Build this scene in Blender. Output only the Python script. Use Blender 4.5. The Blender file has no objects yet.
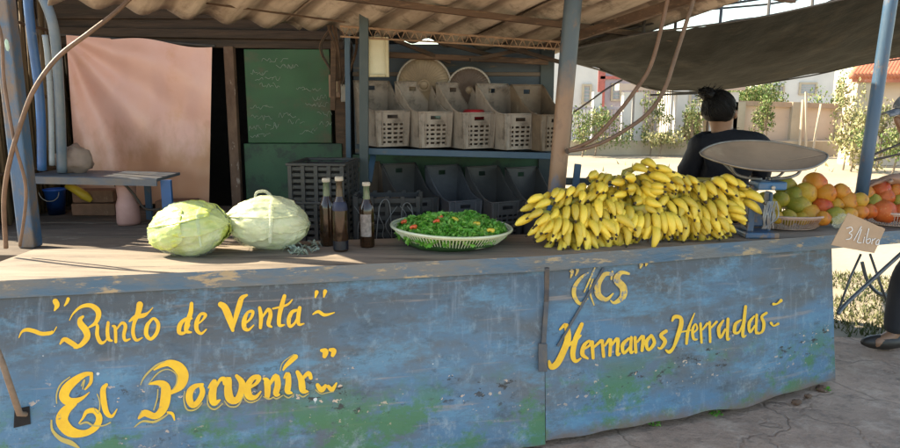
import bpy, bmesh, math, random
from mathutils import Vector, Matrix, Euler, noise
from mathutils.bvhtree import BVHTree
R = math.radians
random.seed(7)
sc = bpy.context.scene
col = sc.collection
F = 700.0; H = 1.35; PITCH = math.atan((224 - 98) / F)
CP, SP = math.cos(PITCH), math.sin(PITCH)
HC = 0.74                                   # counter top height
def ray(u, v):
    a = (u - 450) / F; b = -(v - 224) / F
    return Vector((a, CP + b * SP, -SP + b * CP))
def P(u, v, Y):
    r = ray(u, v); t = Y / r.y
    return Vector((r.x * t, Y, H + r.z * t))
def G(u, v, h):
    r = ray(u, v); t = (h - H) / r.z
    return Vector((r.x * t, r.y * t, h))

# ------------------------------------------------------------------ materials
MATS = {}
def nodes_of(m):
    m.use_nodes = True
    nt = m.node_tree; nt.nodes.clear()
    o = nt.nodes.new('ShaderNodeOutputMaterial'); b = nt.nodes.new('ShaderNodeBsdfPrincipled')
    nt.links.new(b.outputs[0], o.inputs[0])
    return nt, b, o
def c4(c): return (c[0], c[1], c[2], 1)
def noise_n(nt, coord, scale, stretch=(1, 1, 1), detail=5, rough=.6, dist=0):
    mp = nt.nodes.new('ShaderNodeMapping'); mp.inputs['Scale'].default_value = stretch
    nt.links.new(coord, mp.inputs[0])
    n = nt.nodes.new('ShaderNodeTexNoise'); n.inputs['Scale'].default_value = scale
    n.inputs['Detail'].default_value = detail; n.inputs['Roughness'].default_value = rough
    n.inputs['Distortion'].default_value = dist
    nt.links.new(mp.outputs[0], n.inputs[0])
    return n.outputs[0]
def ramp(nt, val, a, b):
    r = nt.nodes.new('ShaderNodeMapRange'); r.inputs[1].default_value = a; r.inputs[2].default_value = b
    nt.links.new(val, r.inputs[0]); return r.outputs[0]
def mixc(nt, fac, A, B):
    m = nt.nodes.new('ShaderNodeMix'); m.data_type = 'RGBA'
    if isinstance(fac, (int, float)): m.inputs[0].default_value = fac
    else: nt.links.new(fac, m.inputs[0])
    for k, x in ((6, A), (7, B)):
        if isinstance(x, tuple): m.inputs[k].default_value = c4(x)
        else: nt.links.new(x, m.inputs[k])
    return m.outputs[2]
def mul(nt, a, b, op='MULTIPLY'):
    m = nt.nodes.new('ShaderNodeMath'); m.operation = op
    for k, x in ((0, a), (1, b)):
        if isinstance(x, (int, float)): m.inputs[k].default_value = x
        else: nt.links.new(x, m.inputs[k])
    return m.outputs[0]
def mat(name, c1, c2=None, scale=8, stretch=(1, 1, 1), rough=.7, bump=.2, c3=None, t3=(.6, .68), s3=None, metal=0,
        lo=.35, hi=.65, spec=.5, coord='Object', trans=0, bscale=None, dist_b=.01, rnd=0):
    if name in MATS: return MATS[name]
    m = bpy.data.materials.new(name); nt, b, o = nodes_of(m)
    tc = nt.nodes.new('ShaderNodeTexCoord').outputs[coord]
    c2 = c2 or tuple(x * .8 for x in c1)
    n1 = noise_n(nt, tc, scale, stretch)
    cc = mixc(nt, ramp(nt, n1, lo, hi), c1, c2)
    if c3:
        n3 = noise_n(nt, tc, s3 or scale * 2.3, stretch, detail=8, rough=.7)
        cc = mixc(nt, ramp(nt, n3, *t3), cc, c3)
    if rnd:
        oi = nt.nodes.new('ShaderNodeObjectInfo').outputs['Random']
        hs = nt.nodes.new('ShaderNodeHueSaturation')
        nt.links.new(cc, hs.inputs['Color'])
        nt.links.new(ramp_out(nt, oi, 1 - rnd, 1 + rnd), hs.inputs['Value'])
        cc = hs.outputs[0]
    nt.links.new(cc, b.inputs['Base Color'])
    nb = noise_n(nt, tc, bscale or scale * 4, stretch, detail=6)
    rr = nt.nodes.new('ShaderNodeMapRange'); rr.inputs[3].default_value = max(0, rough - .15); rr.inputs[4].default_value = min(1, rough + .15)
    nt.links.new(nb, rr.inputs[0]); nt.links.new(rr.outputs[0], b.inputs['Roughness'])
    b.inputs['Metallic'].default_value = metal
    b.inputs['Specular IOR Level'].default_value = spec
    b.inputs['Transmission Weight'].default_value = trans
    if bump:
        bp = nt.nodes.new('ShaderNodeBump'); bp.inputs['Strength'].default_value = bump; bp.inputs['Distance'].default_value = dist_b
        nt.links.new(nb, bp.inputs['Height']); nt.links.new(bp.outputs[0], b.inputs['Normal'])
    MATS[name] = m
    return m
def ramp_out(nt, val, a, b):
    r = nt.nodes.new('ShaderNodeMapRange'); r.inputs[3].default_value = a; r.inputs[4].default_value = b
    nt.links.new(val, r.inputs[0]); return r.outputs[0]

def panel_material(name, seed, rust_hi):
    m = bpy.data.materials.new(name); nt, b, o = nodes_of(m)
    uv = nt.nodes.new('ShaderNodeUVMap').outputs[0]
    off = nt.nodes.new('ShaderNodeMapping'); off.inputs['Location'].default_value = (seed, seed * .37, 0)
    nt.links.new(uv, off.inputs[0]); t = off.outputs[0]
    sep = nt.nodes.new('ShaderNodeSeparateXYZ'); nt.links.new(uv, sep.inputs[0])
    v = sep.outputs[1]; u = sep.outputs[0]
    big = noise_n(nt, t, 1.6, (.8, 1.6, 1), 7, .65)
    c = mixc(nt, ramp(nt, big, .42, .58), (.07, .17, .275), (.10, .122, .14))
    # the strip near the top edge turns darker slate
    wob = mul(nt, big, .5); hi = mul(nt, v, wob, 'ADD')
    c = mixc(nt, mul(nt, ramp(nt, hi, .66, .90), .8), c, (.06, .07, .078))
    n2 = noise_n(nt, t, 4, (.6, 1.5, 1), 8, .75)
    c = mixc(nt, mul(nt, ramp(nt, n2, .50, .62), .75), c, (.10, .25, .37))
    n2b = noise_n(nt, t, 7, (.7, 1.6, 1), 8, .8)
    c = mixc(nt, mul(nt, ramp(nt, n2b, .53, .64), .65), c, (.04, .065, .085))
    # horizontal brown scuffs
    n3 = noise_n(nt, t, 2.2, (.8, 13, 1), 6, .6)
    c = mixc(nt, mul(nt, ramp(nt, n3, .60, .70), .55), c, (.34, .27, .22))
    # pale vertical drips and washed areas
    n4 = noise_n(nt, t, 4, (5, .5, 1), 7, .7)
    c = mixc(nt, mul(nt, ramp(nt, n4, .57, .72), .35), c, (.30, .38, .46))
    n4b = noise_n(nt, t, 16, (1.3, .8, 1), 8, .75)
    c = mixc(nt, mul(nt, ramp(nt, n4b, .54, .68), .5), c, (.24, .34, .40))
    # bottom green paint
    lowm = ramp(nt, v, .34, .20)
    n5 = noise_n(nt, t, 3.2, (1, 1.2, 1), 8, .75)
    g = mul(nt, ramp(nt, n5, .48, .56), lowm)
    c = mixc(nt, mul(nt, g, .85), c, (.05, .17, .06))
    # pale wash at the bottom
    n6 = noise_n(nt, t, 6, (1, 1, 1), 8, .8)
    c = mixc(nt, mul(nt, mul(nt, ramp(nt, n6, .55, .68), ramp(nt, v, .30, .12)), .6), c, (.36, .42, .45))
    # chips: a band of dark and pale flaking
    band = mul(nt, ramp(nt, v, .10, .24), ramp(nt, v, .44, .30))
    n7 = noise_n(nt, t, 20, (.8, 1.3, 1), 5, .75); n7b = noise_n(nt, t, 3.3, (1, 1.5, 1), 3, .5)
    clus = mul(nt, band, ramp(nt, n7b, .46, .54))
    c = mixc(nt, mul(nt, ramp(nt, n7, .585, .60), clus), c, (.03, .03, .03))
    n8 = noise_n(nt, t, 30, (1, 1.3, 1), 3, .6)
    pk = mul(nt, ramp(nt, n8, .645, .66), clus)
    c = mixc(nt, pk, c, (.60, .44, .32))
    n9 = noise_n(nt, t, 18, (1, 1, 1), 2, .5)
    pw = ramp(nt, n9, .775, .785)
    c = mixc(nt, pw, c, (.6, .62, .62))
    # rust and mud at the foot
    n10 = noise_n(nt, t, 9, (1, 1, 1), 6, .7)
    rs = mul(nt, v, mul(nt, n10, .13), 'SUBTRACT')
    c = mixc(nt, mul(nt, ramp(nt, rs, rust_hi, rust_hi - .05), .8), c, (.16, .10, .07))
    nt.links.new(c, b.inputs['Base Color'])
    rgh = nt.nodes.new('ShaderNodeMapRange'); rgh.inputs[3].default_value = .38; rgh.inputs[4].default_value = .75
    nt.links.new(n2, rgh.inputs[0]); nt.links.new(rgh.outputs[0], b.inputs['Roughness'])
    bp = nt.nodes.new('ShaderNodeBump'); bp.inputs['Strength'].default_value = .35; bp.inputs['Distance'].default_value = .006
    nt.links.new(mul(nt, n7, mul(nt, n2, n6, 'ADD'), 'ADD'), bp.inputs['Height']); nt.links.new(bp.outputs[0], b.inputs['Normal'])
    return m

def pavement_material():
    m = bpy.data.materials.new('pavement_stone'); nt, b, o = nodes_of(m)
    t = nt.nodes.new('ShaderNodeTexCoord').outputs['Object']
    n0 = nt.nodes.new('ShaderNodeTexNoise'); n0.inputs['Scale'].default_value = 3.0; n0.inputs['Detail'].default_value = 5; nt.links.new(t, n0.inputs[0])
    va = nt.nodes.new('ShaderNodeVectorMath'); va.operation = 'MULTIPLY_ADD'; va.inputs[1].default_value = (.7, .7, .7)
    nt.links.new(n0.outputs['Color'], va.inputs[0]); nt.links.new(t, va.inputs[2])
    vo = nt.nodes.new('ShaderNodeTexVoronoi'); vo.feature = 'DISTANCE_TO_EDGE'; vo.inputs['Scale'].default_value = 1.9
    nt.links.new(va.outputs[0], vo.inputs[0])
    crack = ramp(nt, vo.outputs['Distance'], .030, 0.0)
    na = noise_n(nt, t, 1.7, (1, 1, 1), 8, .65); nb = noise_n(nt, t, 14, (1, 1, 1), 9, .75); nc = noise_n(nt, t, 5, (1, 1, 1), 6, .7)
    c = mixc(nt, ramp(nt, na, .35, .65), (.55, .37, .275), (.37, .25, .185))
    c = mixc(nt, mul(nt, ramp(nt, nb, .5, .62), .6), c, (.22, .155, .12))
    c = mixc(nt, mul(nt, ramp(nt, nc, .52, .64), .6), c, (.62, .46, .36))
    c = mixc(nt, mul(nt, crack, mul(nt, ramp(nt, nc, .42, .6), .5)), c, (.13, .09, .07))
    nt.links.new(c, b.inputs['Base Color']); b.inputs['Roughness'].default_value = .8
    hgt = mul(nt, mul(nt, nb, .5), mul(nt, nc, mul(nt, crack, .25), 'SUBTRACT'), 'ADD')
    bp = nt.nodes.new('ShaderNodeBump'); bp.inputs['Strength'].default_value = .9; bp.inputs['Distance'].default_value = .05
    nt.links.new(hgt, bp.inputs['Height']); nt.links.new(bp.outputs[0], b.inputs['Normal'])
    return m

def sheer(name, c, alpha, rough=.25):
    m = bpy.data.materials.new(name); nt, b, o = nodes_of(m)
    tr = nt.nodes.new('ShaderNodeBsdfTransparent'); mx = nt.nodes.new('ShaderNodeMixShader')
    b.inputs['Base Color'].default_value = c4(c); b.inputs['Roughness'].default_value = rough
    tc = nt.nodes.new('ShaderNodeTexCoord').outputs['Object']
    n = noise_n(nt, tc, 9, (1, 1, 1), 6, .7, 1.0)
    nt.links.new(ramp_out(nt, n, alpha - .28, alpha + .28), mx.inputs[0])
    bp = nt.nodes.new('ShaderNodeBump'); bp.inputs['Strength'].default_value = .8; bp.inputs['Distance'].default_value = .02
    nt.links.new(n, bp.inputs['Height']); nt.links.new(bp.outputs[0], b.inputs['Normal'])
    nt.links.new(tr.outputs[0], mx.inputs[1]); nt.links.new(b.outputs[0], mx.inputs[2]); nt.links.new(mx.outputs[0], o.inputs[0])
    return m

M_blue = mat('blue_paint_worn', (.035, .09, .165), (.055, .10, .15), 7, (1, 1, .4), .45, .25, c3=(.20, .13, .09), t3=(.56, .64), s3=9)
M_bluebright = mat('blue_paint', (.02, .10, .28), (.04, .09, .18), 6, rough=.45, c3=(.25, .25, .25), t3=(.62, .7))
M_slabedge = mat('slab_edge_paint', (.055, .125, .195), (.13, .145, .15), 7, (.5, 1, 2), .5, .5, c3=(.36, .28, .17), t3=(.55, .62), s3=13, lo=.42, hi=.58)
M_slabtop = mat('slab_top_wood', (.27, .21, .16), (.15, .12, .095), 5, (.35, 3, 1), .75, .35, c3=(.07, .055, .045), t3=(.54, .66), s3=5)
M_deck = mat('deck_boards', (.13, .095, .07), (.07, .052, .04), 5, (.5, 3, 1), .85, .4, c3=(.30, .24, .19), t3=(.58, .68))
M_brown = mat('old_brown_wood', (.115, .065, .038), (.06, .035, .022), 7, (.4, 1, 3), .8, .4, c3=(.20, .12, .07), t3=(.56, .66))
M_beam = mat('header_board', (.07, .042, .026), (.03, .02, .013), 5, (.5, 1, 8), .8, .4)
M_post = mat('rust_post', (.17, .10, .065), (.10, .055, .035), 12, (1, 1, .5), .8, .4, c3=(.34, .27, .22), t3=(.60, .66))
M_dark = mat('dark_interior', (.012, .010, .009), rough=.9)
M_stick = mat('cane_sticks', (.20, .13, .065), (.11, .07, .035), 14, (1, 1, .3), .8, .4, rnd=.25)
M_green = mat('green_board', (.018, .075, .028), (.032, .11, .045), 4, (1, 1, 1.5), .6, .2, c3=(.085, .075, .04), t3=(.50, .62), s3=2.6)
M_greend = mat('green_board_low', (.02, .075, .035), (.035, .10, .05), 4, rough=.6, c3=(.02, .045, .03), t3=(.5, .6))
M_chalk = mat('chalk', (.42, .46, .40), rough=.95, bump=0)
M_curtain = mat('pink_curtain', (.86, .52, .44), (.80, .44, .35), 2.5, (1, 1, 1), .34, .15, c3=(.66, .30, .11), t3=(.55, .75), s3=1.3)
M_sunblock = mat('sun_block_cement', (.50, .40, .30), (.36, .28, .21), 4, (1, 1, 1), .85, .35, c3=(.13, .10, .07), t3=(.54, .70), s3=2.2)
M_wall = mat('blue_grey_sheet', (.045, .07, .095), (.03, .045, .06), 4, (.5, 1, 3), .5, .3, c3=(.13, .10, .07), t3=(.56, .66))
M_rackblue = mat('rack_blue', (.03, .075, .13), (.045, .09, .13), 8, rough=.45, c3=(.12, .10, .08), t3=(.6, .68))
M_rackdark = mat('rack_dark', (.028, .045, .048), (.045, .06, .06), 10, rough=.5)
M_crate = mat('crate_beige', (.33, .275, .225), (.23, .185, .15), 9, rough=.6, c3=(.11, .085, .065), t3=(.52, .68), s3=12, rnd=.12)
M_crateb = mat('crate_brown', (.20, .14, .09), (.13, .09, .06), 9, rough=.6, c3=(.28, .22, .16), t3=(.58, .7))
M_black = mat('crate_black', (.05, .048, .047), (.075, .07, .065), 9, rough=.5, c3=(.11, .10, .09), t3=(.60, .72), rnd=.2)
M_crateg = mat('crate_slate', (.10, .105, .115), (.07, .072, .08), 9, rough=.5, c3=(.14, .13, .12), t3=(.6, .72))
M_tan = mat('fan_tan', (.34, .26, .17), (.24, .18, .12), 8, rough=.6)
M_tand = mat('fan_brown', (.15, .105, .08), (.10, .07, .055), 8, rough=.6)
M_rim = mat('grey_rim', (.42, .38, .32), (.30, .27, .24), 9, rough=.5)
M_cream = mat('cream_plastic', (.62, .55, .36), (.5, .43, .27), 9, rough=.5)
M_creaml = mat('cream_panel', (.74, .70, .52), (.62, .57, .40), 5, rough=.55)
M_tarp = mat('tarp_underside', (.021, .021, .018), (.012, .015, .0135), 1.6, (1, .6, 1), .75, .4, c3=(.045, .039, .03), t3=(.53, .7), s3=3, spec=.08, bscale=9, dist_b=.02)
M_rod = mat('steel_rod', (.05, .045, .045), (.08, .07, .06), 15, rough=.6)
M_hose = mat('old_hose', (.17, .10, .065), (.11, .065, .042), 20, rough=.6)
M_hosed = mat('old_hose_dark', (.10, .065, .045), (.15, .095, .065), 20, rough=.6)
M_yellow = mat('sign_yellow', (.90, .54, .02), (.80, .44, .02), 14, rough=.5, bump=.1, c3=(.30, .24, .12), t3=(.64, .70), s3=40)
M_yellowt = mat('sign_ochre', (.55, .40, .08), (.42, .34, .12), 18, rough=.5, bump=.1)
M_yellowf = mat('sign_faded', (.74, .50, .07), (.52, .34, .08), 22, rough=.55, bump=.1, c3=(.16, .20, .24), t3=(.54, .60), s3=45)
M_banana = mat('banana_skin', (.78, .57, .07), (.58, .47, .07), 14, (1, 1, 1), .45, .25, c3=(.20, .11, .03), t3=(.62, .70), s3=26, rnd=.28)
M_bananag = mat('banana_stem', (.36, .36, .06), (.30, .22, .06), 20, rough=.6)
M_tip = mat('banana_tip', (.05, .035, .02), rough=.8)
M_glassb = mat('bottle_brown', (.016, .007, .003), (.035, .015, .006), 9, rough=.10, bump=0, spec=.6)
M_glassg = mat('bottle_green', (.12, .17, .10), (.16, .20, .13), 14, rough=.15, bump=0, spec=.6, trans=.3)
M_cap = mat('cap_white', (.45, .40, .32), (.30, .26, .20), 40, rough=.5)
M_band = mat('band_blue', (.004, .007, .035), rough=.5)
M_label = mat('label_grey', (.30, .26, .24), (.14, .12, .11), 60, rough=.5)
M_white = mat('basket_white', (.62, .66, .50), (.5, .56, .38), 12, rough=.45)
M_rust = mat('basket_wire', (.55, .40, .32), (.42, .27, .20), 12, rough=.5)
M_pan = mat('scale_pan', (.36, .235, .14), (.26, .17, .10), 4, rough=.65, metal=.0, bump=.25, c3=(.44, .32, .20), t3=(.55, .68), s3=3)
M_ply = mat('cardboard', (.47, .31, .19), (.40, .26, .16), 6, rough=.85)
M_chalkw = mat('white_marker', (.86, .84, .80), rough=.8, bump=0)
M_peach = mat('peach_wall', (.60, .46, .35), (.66, .54, .43), .8, (1, 1, 2), .9, .2, c3=(.46, .36, .28), t3=(.58, .72), s3=2)
M_whitew = mat('white_wall', (.62, .59, .56), (.52, .50, .48), .8, rough=.9, bscale=20)
M_lilac = mat('lilac_wall', (.36, .31, .34), (.42, .37, .39), .7, rough=.9)
M_redt = mat('red_trim', (.50, .14, .11), rough=.7)
M_tile = mat('clay_tiles', (.52, .17, .09), (.38, .12, .07), 3, rough=.8, c3=(.60, .30, .20), t3=(.55, .65))
M_window = mat('window_dark', (.25, .29, .30), (.34, .38, .38), 3, rough=.25)
M_gate = mat('gate_wood', (.40, .27, .15), (.30, .20, .11), 3, (1, 1, .3), .8)
M_dirt = mat('pale_dirt', (.36, .30, .22), (.29, .24, .17), .6, (1, 1, 1), .95, .4, c3=(.34, .30, .17), t3=(.56, .7), s3=1.5, bscale=12, dist_b=.02)
M_curb = mat('pale_plinth', (.50, .42, .31), (.40, .33, .24), 2, rough=.9)
M_leaf = mat('leaf_green', (.07, .13, .02), (.11, .18, .035), 3, rough=.6, bump=0)
M_leafy = mat('leaf_yellow', (.24, .24, .09), (.16, .18, .07), 3, rough=.7, bump=0)
M_dry = mat('leaf_dry', (.38, .32, .16), (.27, .25, .12), 3, rough=.8, bump=0)
M_trunk = mat('trunk', (.22, .17, .12), rough=.9)
M_grass = mat('grass_blades', (.06, .085, .025), (.12, .12, .045), 3, rough=.8, bump=0)
M_herb = mat('herb_green', (.075, .27, .025), (.13, .38, .04), 30, rough=.5, bump=0)
M_herb2 = mat('herb_light', (.19, .42, .06), (.28, .48, .10), 30, rough=.5, bump=0)
M_pepr = mat('pepper_red', (.60, .05, .02), (.65, .16, .03), 20, rough=.3, bump=0)
M_pepy = mat('pepper_yellow', (.65, .42, .04), (.45, .45, .06), 20, rough=.3, bump=0)
M_skin = mat('skin', (.30, .16, .095), (.26, .135, .08), 8, rough=.5, bump=.05)
M_hair = mat('hair_black', (.004, .0035, .0035), (.009, .007, .006), 30, (1, 1, .1), .6, .3, bscale=60, spec=.25)
M_shirt = mat('black_shirt', (.006, .006, .009), (.011, .011, .015), 9, rough=.8, bump=.3, dist_b=.02, spec=.3)
M_jean = mat('dark_trousers', (.016, .017, .022), (.028, .028, .034), 9, rough=.85)
M_shoe = mat('shoe_dark', (.03, .024, .02), rough=.5)
M_capg = mat('cap_camo', (.13, .15, .18), (.30, .31, .33), 26, rough=.8, lo=.46, hi=.54, bump=.1)
M_scrun = mat('scrunchie_grey', (.32, .34, .36), (.08, .08, .09), 50, rough=.8)
M_bucket = mat('blue_bucket', (.01, .10, .45), (.015, .08, .33), 6, rough=.4)
M_pink = mat('pink_jug', (.45, .25, .22), (.36, .19, .16), 6, rough=.6)
M_brick = mat('brick', (.24, .12, .075), (.15, .08, .05), 8, rough=.9, c3=(.3, .2, .14), t3=(.6, .7))
M_yel = mat('yellow_plastic', (.55, .38, .03), rough=.5)
M_bag = mat('dusty_sack', (.30, .22, .18), (.22, .16, .13), 6, rough=.7)
M_cab = mat('cabbage_leaf', (.40, .50, .08), (.55, .60, .16), 5, (1, 1, 1), .4, .6, c3=(.74, .76, .46), t3=(.52, .66), s3=7, bscale=22, dist_b=.012)
M_cabp = mat('cabbage_pale', (.66, .70, .40), (.74, .76, .54), 4, (1, 1, 1), .4, .6, c3=(.48, .60, .24), t3=(.55, .68), s3=6, bscale=18, dist_b=.012)
M_wire = mat('thin_wire', (.06, .045, .035), rough=.6)
M_red = mat('red_lid', (.50, .02, .03), rough=.4)
M_mint = mat('mint_cloth', (.45, .62, .50), rough=.8)
M_pave = pavement_material()
M_leafA = mat('cabbage_outer', (.42, .52, .09), (.58, .62, .18), 6, (1, 1, 1), .4, .5, c3=(.66, .68, .34), t3=(.54, .66), s3=9, bscale=30, dist_b=.008)
M_leafB = mat('cabbage_outer_pale', (.60, .64, .34), (.70, .70, .46), 6, (1, 1, 1), .4, .5, c3=(.46, .56, .24), t3=(.55, .68), s3=9, bscale=30, dist_b=.008)
M_film = sheer('plastic_film', (.62, .74, .62), .22)
M_filmw = sheer('plastic_film_pale', (.76, .80, .62), .25)
M_filmb = sheer('plastic_scrap', (.55, .66, .55), .6)
M_panL = panel_material('painted_panel_left', 3.3, -.03)
M_panR = panel_material('painted_panel_right', 9.1, .02)
def sheet_material():
    m = bpy.data.materials.new('weathered_shaded_sheet'); nt, b, o = nodes_of(m)
    t = nt.nodes.new('ShaderNodeUVMap').outputs[0]
    a = noise_n(nt, t, 5, (1.6, .35, 1), 6, .6); f = noise_n(nt, t, 16, (1.5, .25, 1), 6, .7); d = noise_n(nt, t, 2.6, (1, 1, 1), 6, .7)
    c = mixc(nt, ramp(nt, a, .40, .60), (.58, .50, .41), (.40, .33, .26))  # streaks along the ridges: weathering plus painted-in shade contrast
    c = mixc(nt, mul(nt, ramp(nt, f, .50, .66), .6), c, (.24, .18, .13))
    c = mixc(nt, mul(nt, ramp(nt, d, .54, .62), .75), c, (.10, .08, .06))
    sp = nt.nodes.new('ShaderNodeSeparateXYZ'); nt.links.new(t, sp.inputs[0])       # shade painted into the troughs of the corrugation
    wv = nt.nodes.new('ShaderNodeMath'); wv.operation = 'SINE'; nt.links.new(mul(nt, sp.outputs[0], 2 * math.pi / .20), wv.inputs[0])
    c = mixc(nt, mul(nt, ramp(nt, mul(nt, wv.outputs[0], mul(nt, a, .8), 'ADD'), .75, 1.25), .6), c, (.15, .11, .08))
    nt.links.new(c, b.inputs['Base Color']); b.inputs['Roughness'].default_value = .85
    bp = nt.nodes.new('ShaderNodeBump'); bp.inputs['Strength'].default_value = .35; bp.inputs['Distance'].default_value = .008
    nt.links.new(f, bp.inputs['Height']); nt.links.new(bp.outputs[0], b.inputs['Normal'])
    return m
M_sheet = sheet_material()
M_gap = mat('daylight_white', (.8, .8, .78), rough=.9)

# ------------------------------------------------------------------ mesh builder
class MB:
    def __init__(s): s.v = []; s.f = []; s.m = []; s.uv = None; s.smooth = False
    def add(s, vs, fs, mi=0):
        k = len(s.v); s.v += [Vector(p) for p in vs]
        for f in fs: s.f.append([i + k for i in f]); s.m.append(mi)
    def box(s, c, size, rot=None, mi=0, taper=1):
        c = Vector(c); x, y, z = size[0] / 2, size[1] / 2, size[2] / 2
        vs = []
        for dz in (-1, 1):
            tt = taper if dz > 0 else 1
            for dx, dy in ((-1, -1), (1, -1), (1, 1), (-1, 1)): vs.append(Vector((dx * x * tt, dy * y * tt, dz * z)))
        if rot is not None:
            r = rot if isinstance(rot, Matrix) else Euler(rot).to_matrix()
            vs = [r @ p for p in vs]
        s.add([p + c for p in vs], [(3, 2, 1, 0), (4, 5, 6, 7), (0, 1, 5, 4), (1, 2, 6, 5), (2, 3, 7, 6), (3, 0, 4, 7)], mi)
        return s
    def bar(s, a, b, w, h, mi=0, up=Vector((0, 0, 1))):
        a = Vector(a); b = Vector(b); d = (b - a); L = d.length; d.normalize()
        sx = d.cross(up)
        if sx.length < 1e-4: sx = d.cross(Vector((0, 1, 0)))
        sx.normalize(); uz = sx.cross(d)
        r = Matrix((d, sx, uz)).transposed()
        return s.box((a + b) / 2, (L, w, h), r, mi)
    def tube(s, pts, rad, n=8, mi=0, cap=True):
        pts = [Vector(p) for p in pts]
        rad = rad if isinstance(rad, (list, tuple)) else [rad] * len(pts)
        if len(rad) != len(pts):
            rr0 = rad; rad = []
            for i in range(len(pts)):
                q = i / (len(pts) - 1) * (len(rr0) - 1); j = min(int(q), len(rr0) - 2); rad.append(rr0[j] + (rr0[j + 1] - rr0[j]) * (q - j))
        k = len(s.v); up = Vector((0, 0, 1)); prev = None
        for i, p in enumerate(pts):
            d = (pts[min(i + 1, len(pts) - 1)] - pts[max(i - 1, 0)])
            if d.length < 1e-9: d = Vector((0, 0, 1))
            d.normalize()
            if prev is None:
                a = d.cross(up)
                if a.length < .05: a = d.cross(Vector((0, 1, 0)))
            else: a = prev - d * prev.dot(d)
            a.normalize(); b = d.cross(a); prev = a
            for j in range(n):
                t = 2 * math.pi * j / n
                s.v.append(p + (a * math.cos(t) + b * math.sin(t)) * rad[i])
        for i in range(len(pts) - 1):
            for j in range(n):
                s.f.append([k + i * n + j, k + i * n + (j + 1) % n, k + (i + 1) * n + (j + 1) % n, k + (i + 1) * n + j]); s.m.append(mi)
        if cap:
            s.f.append([k + j for j in range(n)][::-1]); s.m.append(mi)
            s.f.append([k + (len(pts) - 1) * n + j for j in range(n)]); s.m.append(mi)
        return s
    def lathe(s, prof, n=24, c=(0, 0, 0), mi=0, sx=1, sy=1, rot=None):
        c = Vector(c); k = len(s.v); r = Euler(rot).to_matrix() if rot else Matrix.Identity(3)
        for (rr, z) in prof:
            for j in range(n):
                t = 2 * math.pi * j / n
                s.v.append(c + r @ Vector((rr * math.cos(t) * sx, rr * math.sin(t) * sy, z)))
        for i in range(len(prof) - 1):
            for j in range(n):
                s.f.append([k + i * n + j, k + i * n + (j + 1) % n, k + (i + 1) * n + (j + 1) % n, k + (i + 1) * n + j]); s.m.append(mi)
        return s
    def grid(s, fn, nu, nv, mi=0):
        k = len(s.v)
        for i in range(nu + 1):
            for j in range(nv + 1): s.v.append(Vector(fn(i / nu, j / nv)))
        for i in range(nu):
            for j in range(nv):
                a = k + i * (nv + 1) + j
                s.f.append([a, a + nv + 1, a + nv + 2, a + 1]); s.m.append(mi)
        return s
    def mesh(s, name, mats, origin=Vector((0, 0, 0)), smooth=False):
        me = bpy.data.meshes.new(name)
        me.from_pydata([tuple(p - origin) for p in s.v], [], s.f)
        mats = mats if isinstance(mats, (list, tuple)) else [mats]
        for m in mats: me.materials.append(m)
        me.polygons.foreach_set('material_index', s.m)
        if smooth: me.polygons.foreach_set('use_smooth', [True] * len(s.f))
        me.update()
        return me
def root_loc(o):
    while o.parent: o = o.parent
    return o.location.copy()
def thing(name, label, cat, loc=(0, 0, 0), group=None, rot=None):
    o = bpy.data.objects.new(name, None); o.empty_display_size = .05
    col.objects.link(o); o.location = loc
    if rot: o.rotation_euler = rot
    o['label'] = label; o['category'] = cat
    if group: o['group'] = group
    return o
def part(name, mb, m, parent, smooth=False, world=True, label=None, mods=None):
    org = root_loc(parent) if world else Vector((0, 0, 0))
    o = bpy.data.objects.new(name, mb.mesh(name, m, org, smooth)); col.objects.link(o); o.parent = parent
    if label: o['label'] = label
    if mods: mods(o)
    return o
def solo(name, mb, m, label, cat, loc=None, smooth=False, group=None, mods=None):
    if loc is None:
        n = len(mb.v); loc = Vector((sum(p.x for p in mb.v) / n, sum(p.y for p in mb.v) / n, min(p.z for p in mb.v)))
    o = bpy.data.objects.new(name, mb.mesh(name, m, Vector(loc), smooth)); col.objects.link(o); o.location = loc
    o['label'] = label; o['category'] = cat
    if group: o['group'] = group
    if mods: mods(o)
    return o
def setting(name, mb, m, kind='structure', smooth=False):
    o = bpy.data.objects.new(name, mb.mesh(name, m, smooth=smooth)); col.objects.link(o); o['kind'] = kind
    return o
def solid(t, off=0):
    def f(o):
        md = o.modifiers.new('thick', 'SOLIDIFY'); md.thickness = t; md.offset = off
    return f
def bevel(w, seg=2):
    def f(o):
        md = o.modifiers.new('bev', 'BEVEL'); md.width = w; md.segments = seg; md.limit_method = 'ANGLE'
    return f
def dup(root, loc, rot=None, label=None, group=None):
    r = root.copy(); col.objects.link(r); r.location = loc
    if rot is not None: r.rotation_euler = rot
    if label: r['label'] = label
    if group: r['group'] = group
    for ch in root.children:
        c = ch.copy(); col.objects.link(c); c.parent = r
        for g in ch.children:
            d = g.copy(); col.objects.link(d); d.parent = c
    return r
def cr(pts, n=6):
    """smooth a polyline (tuples of any length) with Catmull-Rom"""
    out = []; L = len(pts)
    for i in range(L - 1):
        p0 = pts[max(i - 1, 0)]; p1 = pts[i]; p2 = pts[i + 1]; p3 = pts[min(i + 2, L - 1)]
        for k in range(n):
            t = k / n
            out.append(tuple(.5 * ((2 * b) + (-a + c) * t + (2 * a - 5 * b + 4 * c - d) * t * t + (-a + 3 * b - 3 * c + d) * t ** 3)
                             for a, b, c, d in zip(p0, p1, p2, p3)))
    out.append(tuple(pts[-1]))
    return out
def crv(pts, n=6): return [Vector(p) for p in cr([tuple(p) for p in pts], n)]
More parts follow.
